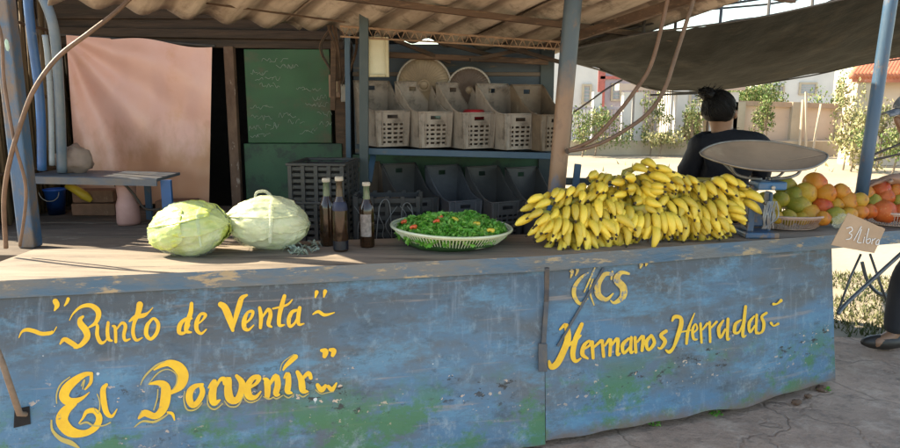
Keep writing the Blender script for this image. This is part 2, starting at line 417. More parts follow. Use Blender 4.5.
def blob(mb, c, r, seed=0, amp=.08, fr=3, n=10, mi=0, rot=None, pw=1):
    """a slightly lumpy ellipsoid"""
    c = Vector(c); rm = Euler(rot).to_matrix() if rot else Matrix.Identity(3)
    k = len(mb.v); nu = n * 2
    for i in range(n + 1):
        th = math.pi * i / n
        for j in range(nu):
            ph = 2 * math.pi * j / nu
            d = Vector((math.sin(th) * math.cos(ph), math.sin(th) * math.sin(ph), math.cos(th)))
            s = 1 + amp * noise.noise(d * fr + Vector((seed * 3.1, seed, 0)))
            mb.v.append(c + rm @ Vector((d.x * r[0] * s, d.y * r[1] * s, d.z * r[2] * s)))
    for i in range(n):
        for j in range(nu):
            mb.f.append([k + i * nu + j, k + (i + 1) * nu + j, k + (i + 1) * nu + (j + 1) % nu, k + i * nu + (j + 1) % nu]); mb.m.append(mi)
def leafcloud(mb, c, r, n, size, mi=0, mi2=None, flat=.5, clumps=6):
    c = Vector(c); cl = []
    for _ in range(clumps):
        a = Vector((random.gauss(0, .5), random.gauss(0, .5), random.gauss(0, .5)))
        cl.append(Vector((a.x * r[0], a.y * r[1], a.z * r[2])))
    for _ in range(n):
        q = random.choice(cl); sp = random.uniform(.15, .62)
        d = Vector((random.gauss(0, 1), random.gauss(0, 1), random.gauss(0, 1))); d.normalize()
        p = c + q + Vector((d.x * r[0], d.y * r[1], d.z * r[2])) * sp
        e = Euler((random.uniform(0, 6.3), random.uniform(0, 6.3), random.uniform(0, 6.3))).to_matrix()
        s = size * random.uniform(.6, 1.3)
        mb.add([p + e @ Vector(v) for v in ((-s, 0, 0), (0, -s * flat, s * .15), (s, 0, 0), (0, s * flat, s * .15))], [(0, 1, 2, 3)],
               mi2 if (mi2 is not None and random.random() < .35) else mi)

# ------------------------------------------------------------------ ground
mb = MB(); mb.grid(lambda a, b: (-300 + 600 * a, -60 + 660 * b, -.02), 4, 4); setting('ground', mb, M_dirt)
def pv(a, b):
    x = -6 + 12 * a; y = -3 + 6.95 * b + (.12 * math.sin(x * 1.7) if b > .98 else 0)
    if b > .98 and x > 2: y -= (x - 2) * .12
    return (x, y, .0 + .012 * noise.noise(Vector((x * 1.3, y * 1.3, 0))))
mb = MB(); mb.grid(pv, 90, 60); setting('pavement', mb, M_pave, smooth=True)
mb = MB()                                                    # the pavement's broken edge
for i in range(60):
    x = -6 + 12 * i / 60; a, b = pv(i / 60, 1), pv((i + 1) / 60, 1)
    mb.add([a, b, (b[0], b[1] + .01, -.03), (a[0], a[1] + .01, -.03)], [(0, 1, 2, 3)])
setting('pavement_edge', mb, M_pave)
mb = MB()
for _ in range(9000):
    x = random.uniform(1.6, 4.6); y = random.uniform(3.85, 5.4)
    if noise.noise(Vector((x * 2.2, y * 2.2, 3))) < -.12: continue
    h = random.uniform(.0, .028); a = random.uniform(0, 6.3); w = .006
    dx, dy = math.cos(a) * w, math.sin(a) * w; lx, ly = random.gauss(0, .015), random.gauss(0, .015)
    mb.add([(x - dx, y - dy, -.02), (x + dx, y + dy, -.02), (x + lx, y + ly, h)], [(0, 1, 2)])
g = setting('grass', mb, M_grass, 'stuff')
mb = MB()
for _ in range(1800):
    y = random.uniform(6, 17); x = random.uniform(-1, 11)
    if noise.noise(Vector((x * .8, y * .8, 8))) < .22: continue
    h = random.uniform(.03, .10); a = random.uniform(0, 6.3); w = .02
    dx, dy = math.cos(a) * w, math.sin(a) * w
    mb.add([(x - dx, y - dy, -.02), (x + dx, y + dy, -.02), (x + random.gauss(0, .04), y, h)], [(0, 1, 2)])
setting('roadside_weeds', mb, M_dry, 'stuff')

# ------------------------------------------------------------------ counter
c0 = G(-60, 283.5, HC); c1 = G(545, 256, HC); c2 = G(720, 243, HC); c3 = G(850, 234, HC)
c4r = c3 + (c3 - c2).normalized() * .75; c4r.z = HC
front = [c0, c1, c2, c3, c4r]
TH = .062
ctr = thing('market_counter', 'long blue painted sheet metal stall counter with yellow hand lettering', 'counter', (0, 2.8, 0))
back_y = [2.80, 3.13, 3.30, 3.50, 3.75]
mb = MB()
for i in range(4):
    a, b = front[i], front[i + 1]; A = Vector((a.x, back_y[i], HC)); B = Vector((b.x, back_y[i + 1], HC))
    n = 12
    for k in range(n):
        t0, t1 = k / n, (k + 1) / n
        p = [a.lerp(b, t0), a.lerp(b, t1), A.lerp(B, t1), A.lerp(B, t0)]
        q = [x - Vector((0, 0, TH)) for x in p]
        mb.add(p + q, [(0, 1, 2, 3)], 0)
        mb.add([p[0], p[1], q[1], q[0]], [(0, 3, 2, 1)], 1)
        mb.add([q[0], q[1], q[2], q[3]], [(3, 2, 1, 0)], 0)
        mb.add([p[2], p[3], q[3], q[2]], [(0, 3, 2, 1)], 0)
e = [front[4], Vector((front[4].x, back_y[4], HC))]
mb.add(e + [x - Vector((0, 0, TH)) for x in e], [(0, 2, 3, 1)], 1)
slab = part('countertop', mb, [M_slabtop, M_slabedge], ctr)
# front panels as gently bowed sheets
def edge_at(x):
    for a, b in zip(front, front[1:]):
        if x <= b.x or b is front[-1]:
            return a.y + (b.y - a.y) * (x - a.x) / (b.x - a.x)
bot = [(-2.0, 2.02), (.37, 2.535), (.602, 2.61), (1.255, 2.835), (1.83, 3.135), (2.3, 3.4)]
def bot_at(x):
    for a, b in zip(bot, bot[1:]):
        if x <= b[0] or b is bot[-1]: return a[1] + (b[1] - a[1]) * (x - a[0]) / (b[0] - a[0])
xL = c0.x + .02; xS = c1.x; xR = G(851, 255, HC - TH).x - .005; xRb = G(838, 385, .02).x
def panel(x0, x1a, x1b, seed, zb):
    def fn(a, b):
        xt = x0 + (x1a - x0) * a; xb = x0 + (x1b - x0) * a
        zt = HC - TH; s = 1 - b                                     # b 0 bottom, 1 top
        x = xt * b + xb * s
        yt = edge_at(xt) + .014; yb = bot_at(xb)
        bul = .010 * noise.noise(Vector((x * 1.6, b * 2.2, 3))) * math.sin(math.pi * b)
        z0 = zb + (.018 * noise.noise(Vector((x * 5, 0, 1))) if b < .01 else 0)
        return (x, yt * b + yb * s - bul, z0 + (zt - z0) * b)
    return fn
def panel_part(name, fn, m, label):
    nu, nv = 90, 22
    mb = MB(); mb.grid(fn, nu, nv)
    o = part(name, mb, m, ctr, smooth=True, label=label)
    uvl = o.data.uv_layers.new(name='UVMap')
    ws = [Vector(v.co) + root_loc(o) for v in o.data.vertices]
    for lp in o.data.loops:
        w = ws[lp.vertex_index]; uvl.data[lp.index].uv = (w.x, w.z)
    return mb
pL = panel_part('front_panel', panel(xL, xS - .0008, xS - .0008, 1, .02), M_panL, 'left front panel lettered "Punto de Venta El Porvenir"')
pR = panel_part('front_panel', panel(xS + .0008, xR, xRb, 5, .035), M_panR, 'right front panel lettered "CCS Hermanos Herradas"')
# closed right end of the counter body, curving back
mb = MB()
fr = panel(xS + .0008, xR, xRb, 5, .035)
mb.grid(lambda a, b: Vector(fr(1, b)) + Vector((.05 * math.sin(a * 1.57) + .03 * a, .55 * a, 0)), 6, 10)
part('end_panel', mb, M_panR, ctr)
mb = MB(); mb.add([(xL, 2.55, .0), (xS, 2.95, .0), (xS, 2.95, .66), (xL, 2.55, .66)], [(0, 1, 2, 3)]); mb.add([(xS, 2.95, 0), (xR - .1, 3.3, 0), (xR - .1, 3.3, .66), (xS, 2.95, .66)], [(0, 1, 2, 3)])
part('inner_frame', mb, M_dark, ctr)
# seam bar with its foot plate
bv = BVHTree.FromPolygons([tuple(v) for v in pL.v + pR.v], pL.f + [[i + len(pL.v) for i in f] for f in pR.f])
cam_o = Vector((0, 0, H))
def onpanel(u, v, off=.002):
    r = ray(u, v).normalized(); h = bv.ray_cast(cam_o, r)
    if h[0] is None: return None
    n = h[1]
    if n.dot(r) > 0: n = -n
    return h[0] + n * off
mb = MB()
pts = [onpanel(547 - 6 * t, 268 + 100 * t, .012) or P(547 - 6 * t, 268 + 100 * t, 2.6) for t in (0, .33, .66, 1)]
for a, b in zip(pts, pts[1:]): mb.bar(a, b + (b - a) * .01, .018, .016, up=Vector((0, -1, 0)))
mb.bar(onpanel(541, 343, .02), onpanel(541, 371, .02), .034, .012, up=Vector((0, -1, 0)))
part('seam_bar', mb, mat('seam_steel', (.05, .06, .075), (.10, .09, .08), 20, rough=.5), ctr, mods=bevel(.002))
mb = MB(); pts = [onpanel(603 - 46 * t, 268 + 78 * t, .006) for t in (0, .5, 1)]
for a, b in zip(pts, pts[1:]): mb.bar(a, b, .010, .006, up=Vector((0, -1, 0)))
part('diagonal_strap', mb, mat('strap_grey', (.045, .055, .07), (.09, .10, .11), 20, rough=.6), ctr)

# lettering -------------------------------------------------------------
LOFF = [0.0022]
def stroke(mb, pts, mi=0, ws=1.0):
    pts = cr(pts, 5)
    LOFF[0] += .000035
    base = LOFF[0]; k = len(mb.v); prev = None; rows = 0
    for i, p in enumerate(pts):
        q = pts[min(i + 1, len(pts) - 1)]; o = pts[max(i - 1, 0)]
        dx, dy = q[0] - o[0], q[1] - o[1]; L = math.hypot(dx, dy) or 1
        nx, ny = -dy / L, dx / L; w = max(p[2], .5) * ws / 2
        A = onpanel(p[0] + nx * w, p[1] + ny * w, base + i * 4e-6); B = onpanel(p[0] - nx * w, p[1] - ny * w, base + i * 4e-6)
        if A is None or B is None: continue
        mb.v += [A, B]; rows += 1
    for i in range(rows - 1):
        mb.f.append([k + 2 * i, k + 2 * i + 1, k + 2 * i + 3, k + 2 * i + 2]); mb.m.append(mi)
    # round ends
    if rows:
        for p in (pts[0], pts[-1]):
            w = p[2] * ws / 2
            if w > .8:
                kk = len(mb.v); ok = True; tmp = []
                for j in range(10):
                    a = 2 * math.pi * j / 10; X = onpanel(p[0] + w * math.cos(a), p[1] + w * math.sin(a), base - .000015)
                    if X is None: ok = False; break
                    tmp.append(X)
                if ok: mb.v += tmp; mb.f.append([kk + j for j in range(10)]); mb.m.append(mi)
def word(mb, ox, oy, s, strokes, mi=0, ws=1.0):
    for st in strokes: stroke(mb, [(ox + x / s, oy + y / s, w / s) for x, y, w in st], mi, ws)
mb = MB()
word(mb, 10, 285, 5, [
    [(45,265,4),(60,235,10),(85,224,17),(120,230,19),(160,244,19),(200,240,16),(212,232,8)], [(190,252,3),(215,240,6),(235,208,4)],
    [(228,82,26),(236,102,24),(222,130,5)], [(292,70,16),(286,86,14),(272,106,5)],
    [(298,178,4),(318,142,8),(355,110,14),(400,102,20),(435,122,26),(444,152,24),(428,190,17),(396,212,8)],
    [(366,158,12),(352,172,20),(355,195,30),(380,228,32),(386,262,28),(356,300,20),(325,312,14)], [(335,308,22),(305,288,24),(272,272,20),(250,298,6)],
    [(425,195,10),(438,205,15),(437,250,18),(455,288,18),(480,278,8),(492,240,5)], [(492,188,14),(488,230,17),(494,270,17),(515,280,7)],
    [(515,205,10),(527,215,15),(530,284,14)], [(532,225,6),(560,190,13),(578,205,17),(570,250,16),(578,277,14),(604,268,6)],
    [(650,98,30),(642,138,25),(622,190,17),(616,240,17),(632,276,14),(664,262,5)], [(598,182,8),(628,160,20),(668,152,20),(692,138,9),(716,112,4)],
    [(712,172,8),(688,200,18),(682,246,20),(705,270,15),(734,240,17),(742,196,18),(722,168,13),(700,178,8)]], ws=1.1)
word(mb, 160, 285, 4.737, [
    [(150,158,10),(120,162,13),(95,190,20),(92,225,18),(118,225,12),(140,190,8)], [(150,88,16),(146,130,20),(130,180,22),(126,218,18),(152,224,6)],
    [(172,190,8),(200,168,8),(216,142,15),(194,138,13),(175,175,19),(175,212,18),(196,230,12),(222,208,5)],
    [(288,92,24),(308,108,30),(330,160,30),(345,215,14)], [(347,205,10),(360,150,20),(375,100,24),(388,62,20),(412,48,10)],
    [(405,182,8),(432,155,12),(440,126,14),(416,130,12),(400,165,20),(400,202,20),(420,212,12),(446,188,5)],
    [(472,108,14),(479,150,18),(476,202,14)], [(484,155,8),(513,115,14),(524,140,18),(514,185,18),(532,200,6)],
    [(590,52,16),(576,100,20),(565,150,18),(566,190,16),(592,188,6)], [(535,112,8),(600,95,10),(628,68,5)],
    [(655,118,10),(626,128,16),(610,165,18),(616,196,14),(640,178,10),(655,140,8)], [(662,108,16),(655,150,18),(658,186,14),(684,182,5)],
    [(742,34,18),(736,58,7)], [(782,30,18),(776,56,7)], [(722,140,5),(750,126,14),(780,142,14),(828,130,4)]], ws=1.1)
part('lettering', mb, [M_yellow, M_yellowt], ctr, label='yellow hand painted line Punto de Venta')
mb = MB()
word(mb, 40, 350, 4.569, [
    [(236,108,16),(205,112,22),(160,140,34),(122,178,42),(112,215,44),(140,236,36),(190,222,16),(228,192,4)], [(236,115,16),(232,150,14),(205,182,6)],
    [(160,245,20),(118,278,42),(102,325,54),(140,372,48),(205,380,28),(255,352,28),(272,310,28),(250,278,24),(215,282,18),(198,310,10),(178,336,5)],
    [(305,158,14),(290,180,24),(292,230,27),(305,285,24),(330,302,14),(354,268,4)],
    [(520,92,6),(555,72,16),(590,60,30),(632,78,46),(655,115,48),(642,162,38),(600,196,14)],
    [(500,155,8),(545,150,24),(575,172,42),(572,235,44),(556,280,34),(525,302,28),(480,288,30),(452,312,9)], [(585,285,10),(606,292,14),(616,322,5)]], ws=1.05)
word(mb, 40, 350, 4.569, [
    [(54,318,7),(58,365,12),(95,405,20),(145,425,22),(182,448,7)], [(78,245,5),(78,200,7),(98,155,7),(140,122,5)],
    [(190,165,5),(205,135,7),(196,180,5)], [(262,200,5),(275,240,6),(268,290,6),(245,262,4)], [(185,338,8),(215,330,10),(245,345,8),(290,345,6),(325,330,7)],
    [(460,160,4),(480,120,8),(530,72,9),(570,52,6)], [(495,158,4),(540,105,6),(585,88,6),(622,110,6),(625,150,6),(606,182,4)],
    [(432,352,4),(470,325,9),(520,328,11),(560,310,9),(588,290,5)], [(540,178,5),(536,225,6),(520,275,6)], [(468,275,5),(455,300,4)]], mi=1)
porv = [
    [(120,235,12),(80,245,20),(55,272,27),(50,312,29),(68,345,24),(98,325,22),(120,278,22),(112,242,18)],
    [(150,256,6),(166,232,12),(184,216,16),(180,245,26),(172,290,32),(180,332,26),(212,318,8)], [(192,250,8),(212,212,14),(232,206,20),(240,226,20)],
    [(235,232,12),(258,205,22),(255,262,32),(266,310,34),(300,318,26),(326,272,28),(328,225,26),(300,190,14)],
    [(365,255,10),(405,228,14),(418,198,20),(385,202,20),(358,248,28),(366,296,30),(400,302,16),(430,270,6)],
    [(445,205,10),(458,215,24),(464,250,26),(462,296,22)], [(472,238,12),(508,190,20),(518,235,25),(508,285,22),(530,288,6)],
    [(552,200,8),(570,180,20),(574,225,24),(570,270,24),(592,280,8)], [(612,88,20),(585,112,20),(558,140,14),(545,162,6)],
    [(622,170,16),(642,212,26),(650,265,26),(676,272,8)], [(648,205,12),(680,175,18),(692,200,16)],
    [(728,238,16),(748,264,22),(770,242,14)], [(785,245,14),(805,262,18),(828,228,7)], [(750,55,14),(770,60,24),(765,85,18)], [(795,52,14),(815,56,20),(808,80,16)]]
word(mb, 180, 340, 5.294, porv, ws=1.32)
word(mb, 180, 340, 5.294, [
    [(26,270,5),(22,320,7),(40,368,9),(85,366,8),(120,330,5)], [(146,290,5),(150,345,8),(185,366,9),(228,335,6)], [(235,320,5),(260,350,8),(305,348,8),(335,300,5)],
    [(338,285,5),(345,315,8),(375,330,8),(415,315,6),(435,290,4)], [(440,298,5),(470,312,8),(500,300,4)], [(490,300,5),(512,310,8),(545,292,5)],
    [(548,290,5),(575,305,8),(605,285,5)], [(628,288,6),(652,300,8),(682,282,5)], [(530,165,5),(545,118,5),(605,74,5)], [(716,262,5),(745,284,6),(780,278,5),(815,272,5)]], mi=1)
part('lettering', mb, [M_yellow, M_yellowt], ctr, label='large yellow hand painted words El Porvenir')
mb = MB()
word(mb, 540, 255, 3.733, [[(112,56,14),(118,64,12),(112,86,4)], [(136,50,13),(138,60,10),(130,78,4)], [(180,66,5),(152,84,11),(128,118,15),(126,152,15),(148,182,12),(178,162,4)],
    [(206,40,4),(185,90,7),(162,140,4)], [(196,88,4),(184,135,7),(200,188,4)],
    [(268,72,12),(240,72,16),(215,108,22),(216,148,23),(245,166,15),(272,142,5)], [(268,62,8),(264,90,7)],
    [(330,70,9),(300,66,16),(284,92,26),(308,122,28),(306,156,24),(276,178,12),(260,168,4)], [(375,36,14),(372,50,5)], [(396,30,12),(392,42,4)]], mi=1)
part('lettering', mb, [M_yellow, M_yellowf], ctr, label='faded yellow hand painted letters CCS')
mb = MB()
word(mb, 540, 255, 3.733, [[(72,278,6),(95,262,16),(102,310,22),(85,360,22),(62,404,22),(40,418,18),(32,396,8)], [(98,342,8),(130,318,12),(150,300,6)],
    [(154,258,13),(132,310,18),(120,368,18),(130,396,13),(152,384,5)],
    [(160,352,7),(184,336,8),(182,320,8),(162,338,13),(156,370,15),(176,386,7)], [(192,325,13),(196,384,11)], [(198,345,7),(225,320,11)],
    [(230,320,11),(235,378,11)], [(240,338,7),(260,315,12),(258,374,11)], [(264,338,7),(288,312,12),(286,370,11),(298,365,4)],
    [(328,312,9),(306,335,13),(310,366,10),(332,345,9)], [(338,308,11),(336,362,11),(348,358,4)], [(352,308,11),(355,362,11)], [(360,325,7),(382,303,12),(378,356,11)],
    [(412,300,10),(394,325,13),(402,354,10),(424,328,12),(414,300,9)], [(468,284,12),(448,300,12),(464,322,14),(448,348,9),(436,344,4)]], ws=1.1)
word(mb, 640, 290, 5.6, [[(176,172,10),(190,150,18),(222,155,18),(226,192,22),(208,255,22),(184,320,14),(160,346,18),(140,336,8)], [(302,128,5),(280,180,10),(262,240,16),(256,300,13)],
    [(212,238,7),(275,225,9)], [(288,244,7),(315,218,10),(306,190,8),(290,220,14),(295,272,14),(318,276,6)], [(334,188,13),(340,294,12)], [(345,222,8),(372,188,13)],
    [(385,180,13),(388,290,12)], [(392,212,8),(424,178,13)], [(462,170,10),(436,215,18),(445,266,14),(472,220,11)], [(488,162,15),(484,272,14),(500,268,4)],
    [(560,168,8),(530,190,16),(524,236,16),(550,234,10),(572,180,7)], [(586,92,15),(576,180,16),(570,258,14),(590,252,4)],
    [(634,146,9),(606,185,16),(610,236,12),(636,200,10)], [(648,138,13),(644,238,12),(658,232,4)], [(702,128,13),(676,150,13),(688,186,16),(680,230,13),(652,246,6)],
    [(742,78,14),(762,76,8),(784,58,16)], [(728,184,14),(742,200,8),(768,188,13)]], ws=1.15)
part('lettering', mb, [M_yellow, M_yellowf], ctr, label='faded yellow hand painted words Hermanos Herradas')

# stick poking out of the left panel
mb = MB(); a = onpanel(24, 414, .004)
mb.tube([P(-14, 322, 2.18), P(2, 362, 2.15), a + Vector((0, -.02, .01)), a + Vector((.01, .04, -.02))], [.009, .010, .011, .010], 8)
solo('wooden_rod', mb, mat('rod_wood', (.24, .18, .13), (.16, .12, .09), 20, rough=.8), 'thin weathered wooden rod stuck through the hole low on the left of the counter', 'rod', smooth=True)
mb = MB(); h = [onpanel(*q, .0035) for q in ((15, 409), (30, 406), (31, 424), (14, 428))]
mb.add(h, [(0, 1, 2, 3)]); part('rod_hole', mb, M_dark, ctr)

# ------------------------------------------------------------------ rear platform (left)
DK = HC - .03
mb = MB()
for i in range(7):
    y0 = 2.83 + i * .195
    mb.box(((-2.55 - .88) / 2 - .0 , y0 + .095, DK - .015 - .003 * (i % 2)), (1.72, .187, .03), (0, 0, R(.4 * (i % 3 - 1))))
solo('rear_platform', mb, M_deck, 'low dusty board platform behind the left end of the counter', 'platform', mods=bevel(.004))
mb = MB(); mb.box((-1.7, 4.1, .33), (1.6, .06, .66)); solo('platform_base', mb, M_brown, 'brown boarding under the back of the rear platform', 'boarding')

# things on the platform
t = thing('metal_bench', 'low blue metal bench standing on the rear platform before the curtain', 'bench', G(100, 216, DK))
mb = MB()
a, b = P(38, 172, 3.55), P(165, 178, 3.55); z = P(100, 176, 3.55).z
mb.box(((a.x + b.x) / 2, 3.58, z), (b.x - a.x + .02, .30, .016), (0, R(1.2), 0))
part('bench_top', mb, mat('bench_blue', (.07, .10, .14), (.12, .12, .12), 10, rough=.5), t, mods=bevel(.003))
mb = MB(); mb.box(((a.x + b.x) / 2, 3.425, z - .012), (b.x - a.x + .02, .012, .034), (0, R(1.2), 0)); part('bench_rail', mb, mat('bench_rail', (.17, .14, .12), (.10, .12, .15), 12, rough=.6), t)
for (px, Y, w, m) in ((166, 3.46, .050, M_bluebright), (147, 3.70, .03, M_blue)):
    mb = MB(); q = P(px, 180, Y); mb.box((q.x, Y, (z - .01 + DK) / 2), (w, .02, z - .01 - DK)); part('leg', mb, m, t)
def bucket(loc, r0, r1, h, m, handle=True):
    mb = MB(); mb.lathe([(.001, .004), (r0, .004), (r0, 0), (r1, h), (r1 + .006, h), (r1 + .006, h + .008), (r1 - .006, h + .008), (r0 - .004, .012), (.001, .012)], 24, loc)
    return mb
q = G(57, 214, DK)
t = thing('bucket', 'bright blue plastic bucket under the metal bench', 'bucket', q)
part('bucket_body', bucket(q, .042, .055, .135, None), M_bucket, t, smooth=True)
mb = MB(); mb.tube([q + Vector((.055 * math.cos(a), -.058, .13 - .05 * math.sin(a))) for a in [math.pi * k / 10 for k in range(11)]], .002, 6); part('handle', mb, M_rim, t)
q = G(129, 224, DK)
t = thing('jug', 'dusty pink plastic container with cut top on the platform', 'container', q)
mb = MB(); mb.lathe([(.001, 0), (.055, 0), (.060, .015), (.058, .10), (.046, .14), (.05, .19), (.052, .215), (.046, .215), (.044, .14), (.001, .02)], 20, q, sx=.95); part('jug_body', mb, M_pink, t, smooth=True)
mb = MB(); mb.tube(crv([q + Vector((-.05, -.01, .20)), q + Vector((.01, -.05, .215)), q + Vector((.05, -.03, .16)), q + Vector((.09, 0, .08)), q + Vector((.16, .02, .075))]), .006, 6); part('handle', mb, M_wire, t, smooth=True)
for i, (px, pv_, w) in enumerate(((98, 209, .24), (97, 196, .22), (178, 206, .22))):
    q = P(px, pv_, 3.86 + .1 * (i == 2)); mb = MB(); mb.box((q.x, q.y, DK + (.035 if i != 1 else .108)), (w, .11, .068), (0, 0, R(3 * i)))
    solo('brick_block', mb, M_brick, ['dusty red block lying under the bench beside the pink container', 'red block on top of another under the bench', 'brown block lying right of the bench leg'][i], 'block', group='blocks under the bench', mods=bevel(.006))
q = P(76, 190, 3.8); mb = MB(); mb.tube(crv([q + Vector((-.05, 0, .02)), q + Vector((0, -.02, .01)), q + Vector((.05, -.01, -.03)), q + Vector((.08, 0, -.06))]), [.012, .022, .026, .012], 8)
solo('funnel', mb, M_yel, 'yellow curved plastic piece beside the blue bucket', 'plastic piece', smooth=True)
q = P(76, 170, 3.62); mb = MB(); blob(mb, q + Vector((0, 0, .055)), (.09, .07, .075), 4, .35, 2.5, 10)
solo('sack', mb, M_bag, 'crumpled dusty plastic sack lying on the blue bench', 'sack', smooth=True)

# ------------------------------------------------------------------ left post, cane wall, pipes, hoses
t = thing('support_post', 'thick leaning blue post with rusty patches at the left end', 'post', G(30, 247, HC - .03))
mb = MB(); a, b = G(31, 247, HC - .03), P(-6, -80, 3.0)
mb.bar(a + (a - b).normalized() * .0, b, .070, .07, up=Vector((0, -1, 0)))
part('post_beam', mb, mat('left_post_paint', (.035, .10, .20), (.085, .115, .14), 7, (1, 1, .5), .45, .4, c3=(.17, .12, .09), t3=(.47, .58), s3=7), t, mods=bevel(.008))
mb = MB(); blob(mb, P(7, 45, 2.88), (.008, .004, .022), 2, .4); part('paint_patch', mb, M_mint, t)
t = thing('cane_wall', 'side wall of thin vertical brown canes tied with wire', 'wall', (-2.3, 3.6, 0))
mb = MB(); k = 0
for i in range(46):
    Y = 3.26 + i * .0245 + random.uniform(-.006, .006); X = -2.28 + .06 * math.sin(i * .7) * .3 + random.uniform(-.02, .02) - .02 * (Y - 3)
    r = random.uniform(.007, .013); lean = random.uniform(-.03, .03)
    mb.tube([(X, Y, DK), (X + lean * .5, Y + random.uniform(-.01, .01), 1.3), (X + lean, Y + lean, 1.93)], [r, r * .95, r * .8], 6)
part('canes', mb, M_stick, t, smooth=True)
mb = MB()
for z in (.95, 1.35, 1.72):
    mb.tube([(-2.24, 3.2, z), (-2.25, 3.6, z + .03), (-2.26, 4.3, z - .01)], .008, 6)
part('tie_rail', mb, M_brown, t)
mb = MB(); mb.box((-2.35, 3.85, 1.3), (.02, 1.2, 1.25)); mb = MB(); mb.box((-2.35, 3.85, 1.1), (.02, 1.2, .8)); part('sun_stop_board', mb, mat('sun_stop_backing', (.07, .045, .025), (.12, .08, .04), 20, (1, 6, .3), .9), t)  # added behind the canes to cut sun stripes on the platform
for i, (pts, r, m, lb) in enumerate((
        ([(27, -12, 3.25), (31, 30, 3.25), (40, 100, 3.27), (42, 170, 3.3)], .020, M_bluebright, 'dark blue pipe running down the cane wall'),
        ([(38, -12, 3.5), (50, 14, 3.5), (56, 45, 3.5), (60, 110, 3.52), (62, 172, 3.55)], .024, mat('pipe_grey_blue', (.12, .17, .22), (.20, .22, .23), 12, rough=.35), 'bent grey blue pipe beside the pink curtain'),
        ([(45, 35, 3.4), (48, 60, 3.4), (51, 110, 3.42), (52, 165, 3.45)], .013, mat('pipe_silver', (.28, .33, .37), rough=.3), 'thin silvery pipe between two blue pipes'))):
    mb = MB(); mb.tube(crv([P(*q) for q in pts]), r, 10); solo('pipe', mb, m, lb, 'pipe', smooth=True, group='pipes by the curtain')
def hose(pts, r, m, lb, cat='hose', grp='hanging hoses', name='hanging_hose'):
    mb = MB(); mb.tube(crv([P(*q) for q in pts], 8), r, 8); return solo(name, mb, m, lb, cat, smooth=True, group=grp)
hose([(150, -22, 2.9), (118, 10, 2.8), (90, 32, 2.7), (58, 57, 2.65), (35, 88, 2.6), (22, 120, 2.6), (10, 160, 2.6), (4, 200, 2.62), (6, 248, 2.66)], .0085, M_hose, 'brown hose slanting across the curtain to the left post')
hose([(-20, -12, 2.6), (0, 30, 2.6), (4, 80, 2.6), (14, 140, 2.6), (26, 190, 2.62), (20, 246, 2.66)], .006, M_hose, 'thin hose hanging down the left post')
hose([(676, -40, 2.95), (668, -2, 2.95), (652, 62, 2.95), (634, 92, 2.95), (612, 120, 2.95), (592, 140, 2.97), (569, 150, 3.0)], .0085, M_hose, 'left of two brown hoses looping to the middle pole')
hose([(706, -40, 2.9), (694, -2, 2.9), (676, 55, 2.9), (664, 90, 2.9), (646, 115, 2.92), (615, 136, 2.95), (590, 147, 2.97), (569, 151, 3.0)], .0085, M_hosed, 'right of two brown hoses looping to the middle pole')
hose([(574, 112, 3.1), (590, 101, 3.1), (605, 90, 3.12), (622, 80, 3.2)], .004, M_wire, 'thin dark wire from the middle pole to the tarp', 'wire', 'loose wires', 'wire')

# ------------------------------------------------------------------ back wall
YW = 4.15
t = thing('back_wall', 'dark wooden back wall of the stall with header boards and green panels', 'wall', (0, YW, 0))
def wallbox(px0, px1, v0, v1, Y, th, m, name, lb=None, bv_=.004):
    a, b = P(px0, v0, Y), P(px1, v1, Y); mb = MB(); mb.box(((a.x + b.x) / 2, Y + th / 2, (a.z + b.z) / 2), (b.x - a.x, th, a.z - b.z))
    return part(name, mb, m, t, label=lb, mods=bevel(bv_))
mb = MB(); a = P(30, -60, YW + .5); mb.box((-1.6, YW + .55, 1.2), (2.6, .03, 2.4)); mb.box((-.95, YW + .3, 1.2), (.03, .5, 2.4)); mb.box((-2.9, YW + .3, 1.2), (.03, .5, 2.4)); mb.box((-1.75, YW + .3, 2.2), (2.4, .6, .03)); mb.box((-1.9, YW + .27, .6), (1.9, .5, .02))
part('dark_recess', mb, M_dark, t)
mb = MB()
for i, (v0, v1, dy) in enumerate(((-70, 2, .03), (-2, 20, .0), (18, 30, .02), (29, 39, -.01), (38, 48, .015))):
    a, b = P(36, v0, YW), P(344, v1, YW)
    mb.box(((a.x + b.x) / 2, YW - .03 + dy, (a.z + b.z) / 2), (b.x - a.x, .03, a.z - b.z - .006), (0, R(.8 if i > 1 else 0), 0))
part('header_boards', mb, M_beam, t, mods=bevel(.004))
wallbox(223, 243, 46, 236, YW - .05, .05, M_post, 'door_post', 'brown post with peeling pale paint')
bo = wallbox(243.5, 332, 49, 143, YW - .02, .02, M_green, 'chalkboard', 'green panel with faint chalk writing')
wallbox(243.5, 345, 143.5, 260, YW - .012, .02, M_greend, 'lower_panel', 'dark green lower panel')
wallbox(332.5, 352, 30, 260, YW - .0, .02, M_brown, 'side_board')
wallbox(352.5, 549, 44, 154, YW + .02, .02, M_wall, 'metal_sheet', 'blue grey metal sheeting behind the shelves')
wallbox(352.5, 552, 154.5, 330, YW + .02, .02, M_greend, 'lower_sheet', 'dark green lower sheet behind the shelves')
wallbox(352.5, 545, 72, 76, YW + .005, .012, mat('rail_tan', (.16, .12, .09), rough=.8), 'wall_rail')
wallbox(541, 550, 48, 240, YW + .0, .03, M_rackdark, 'end_post')
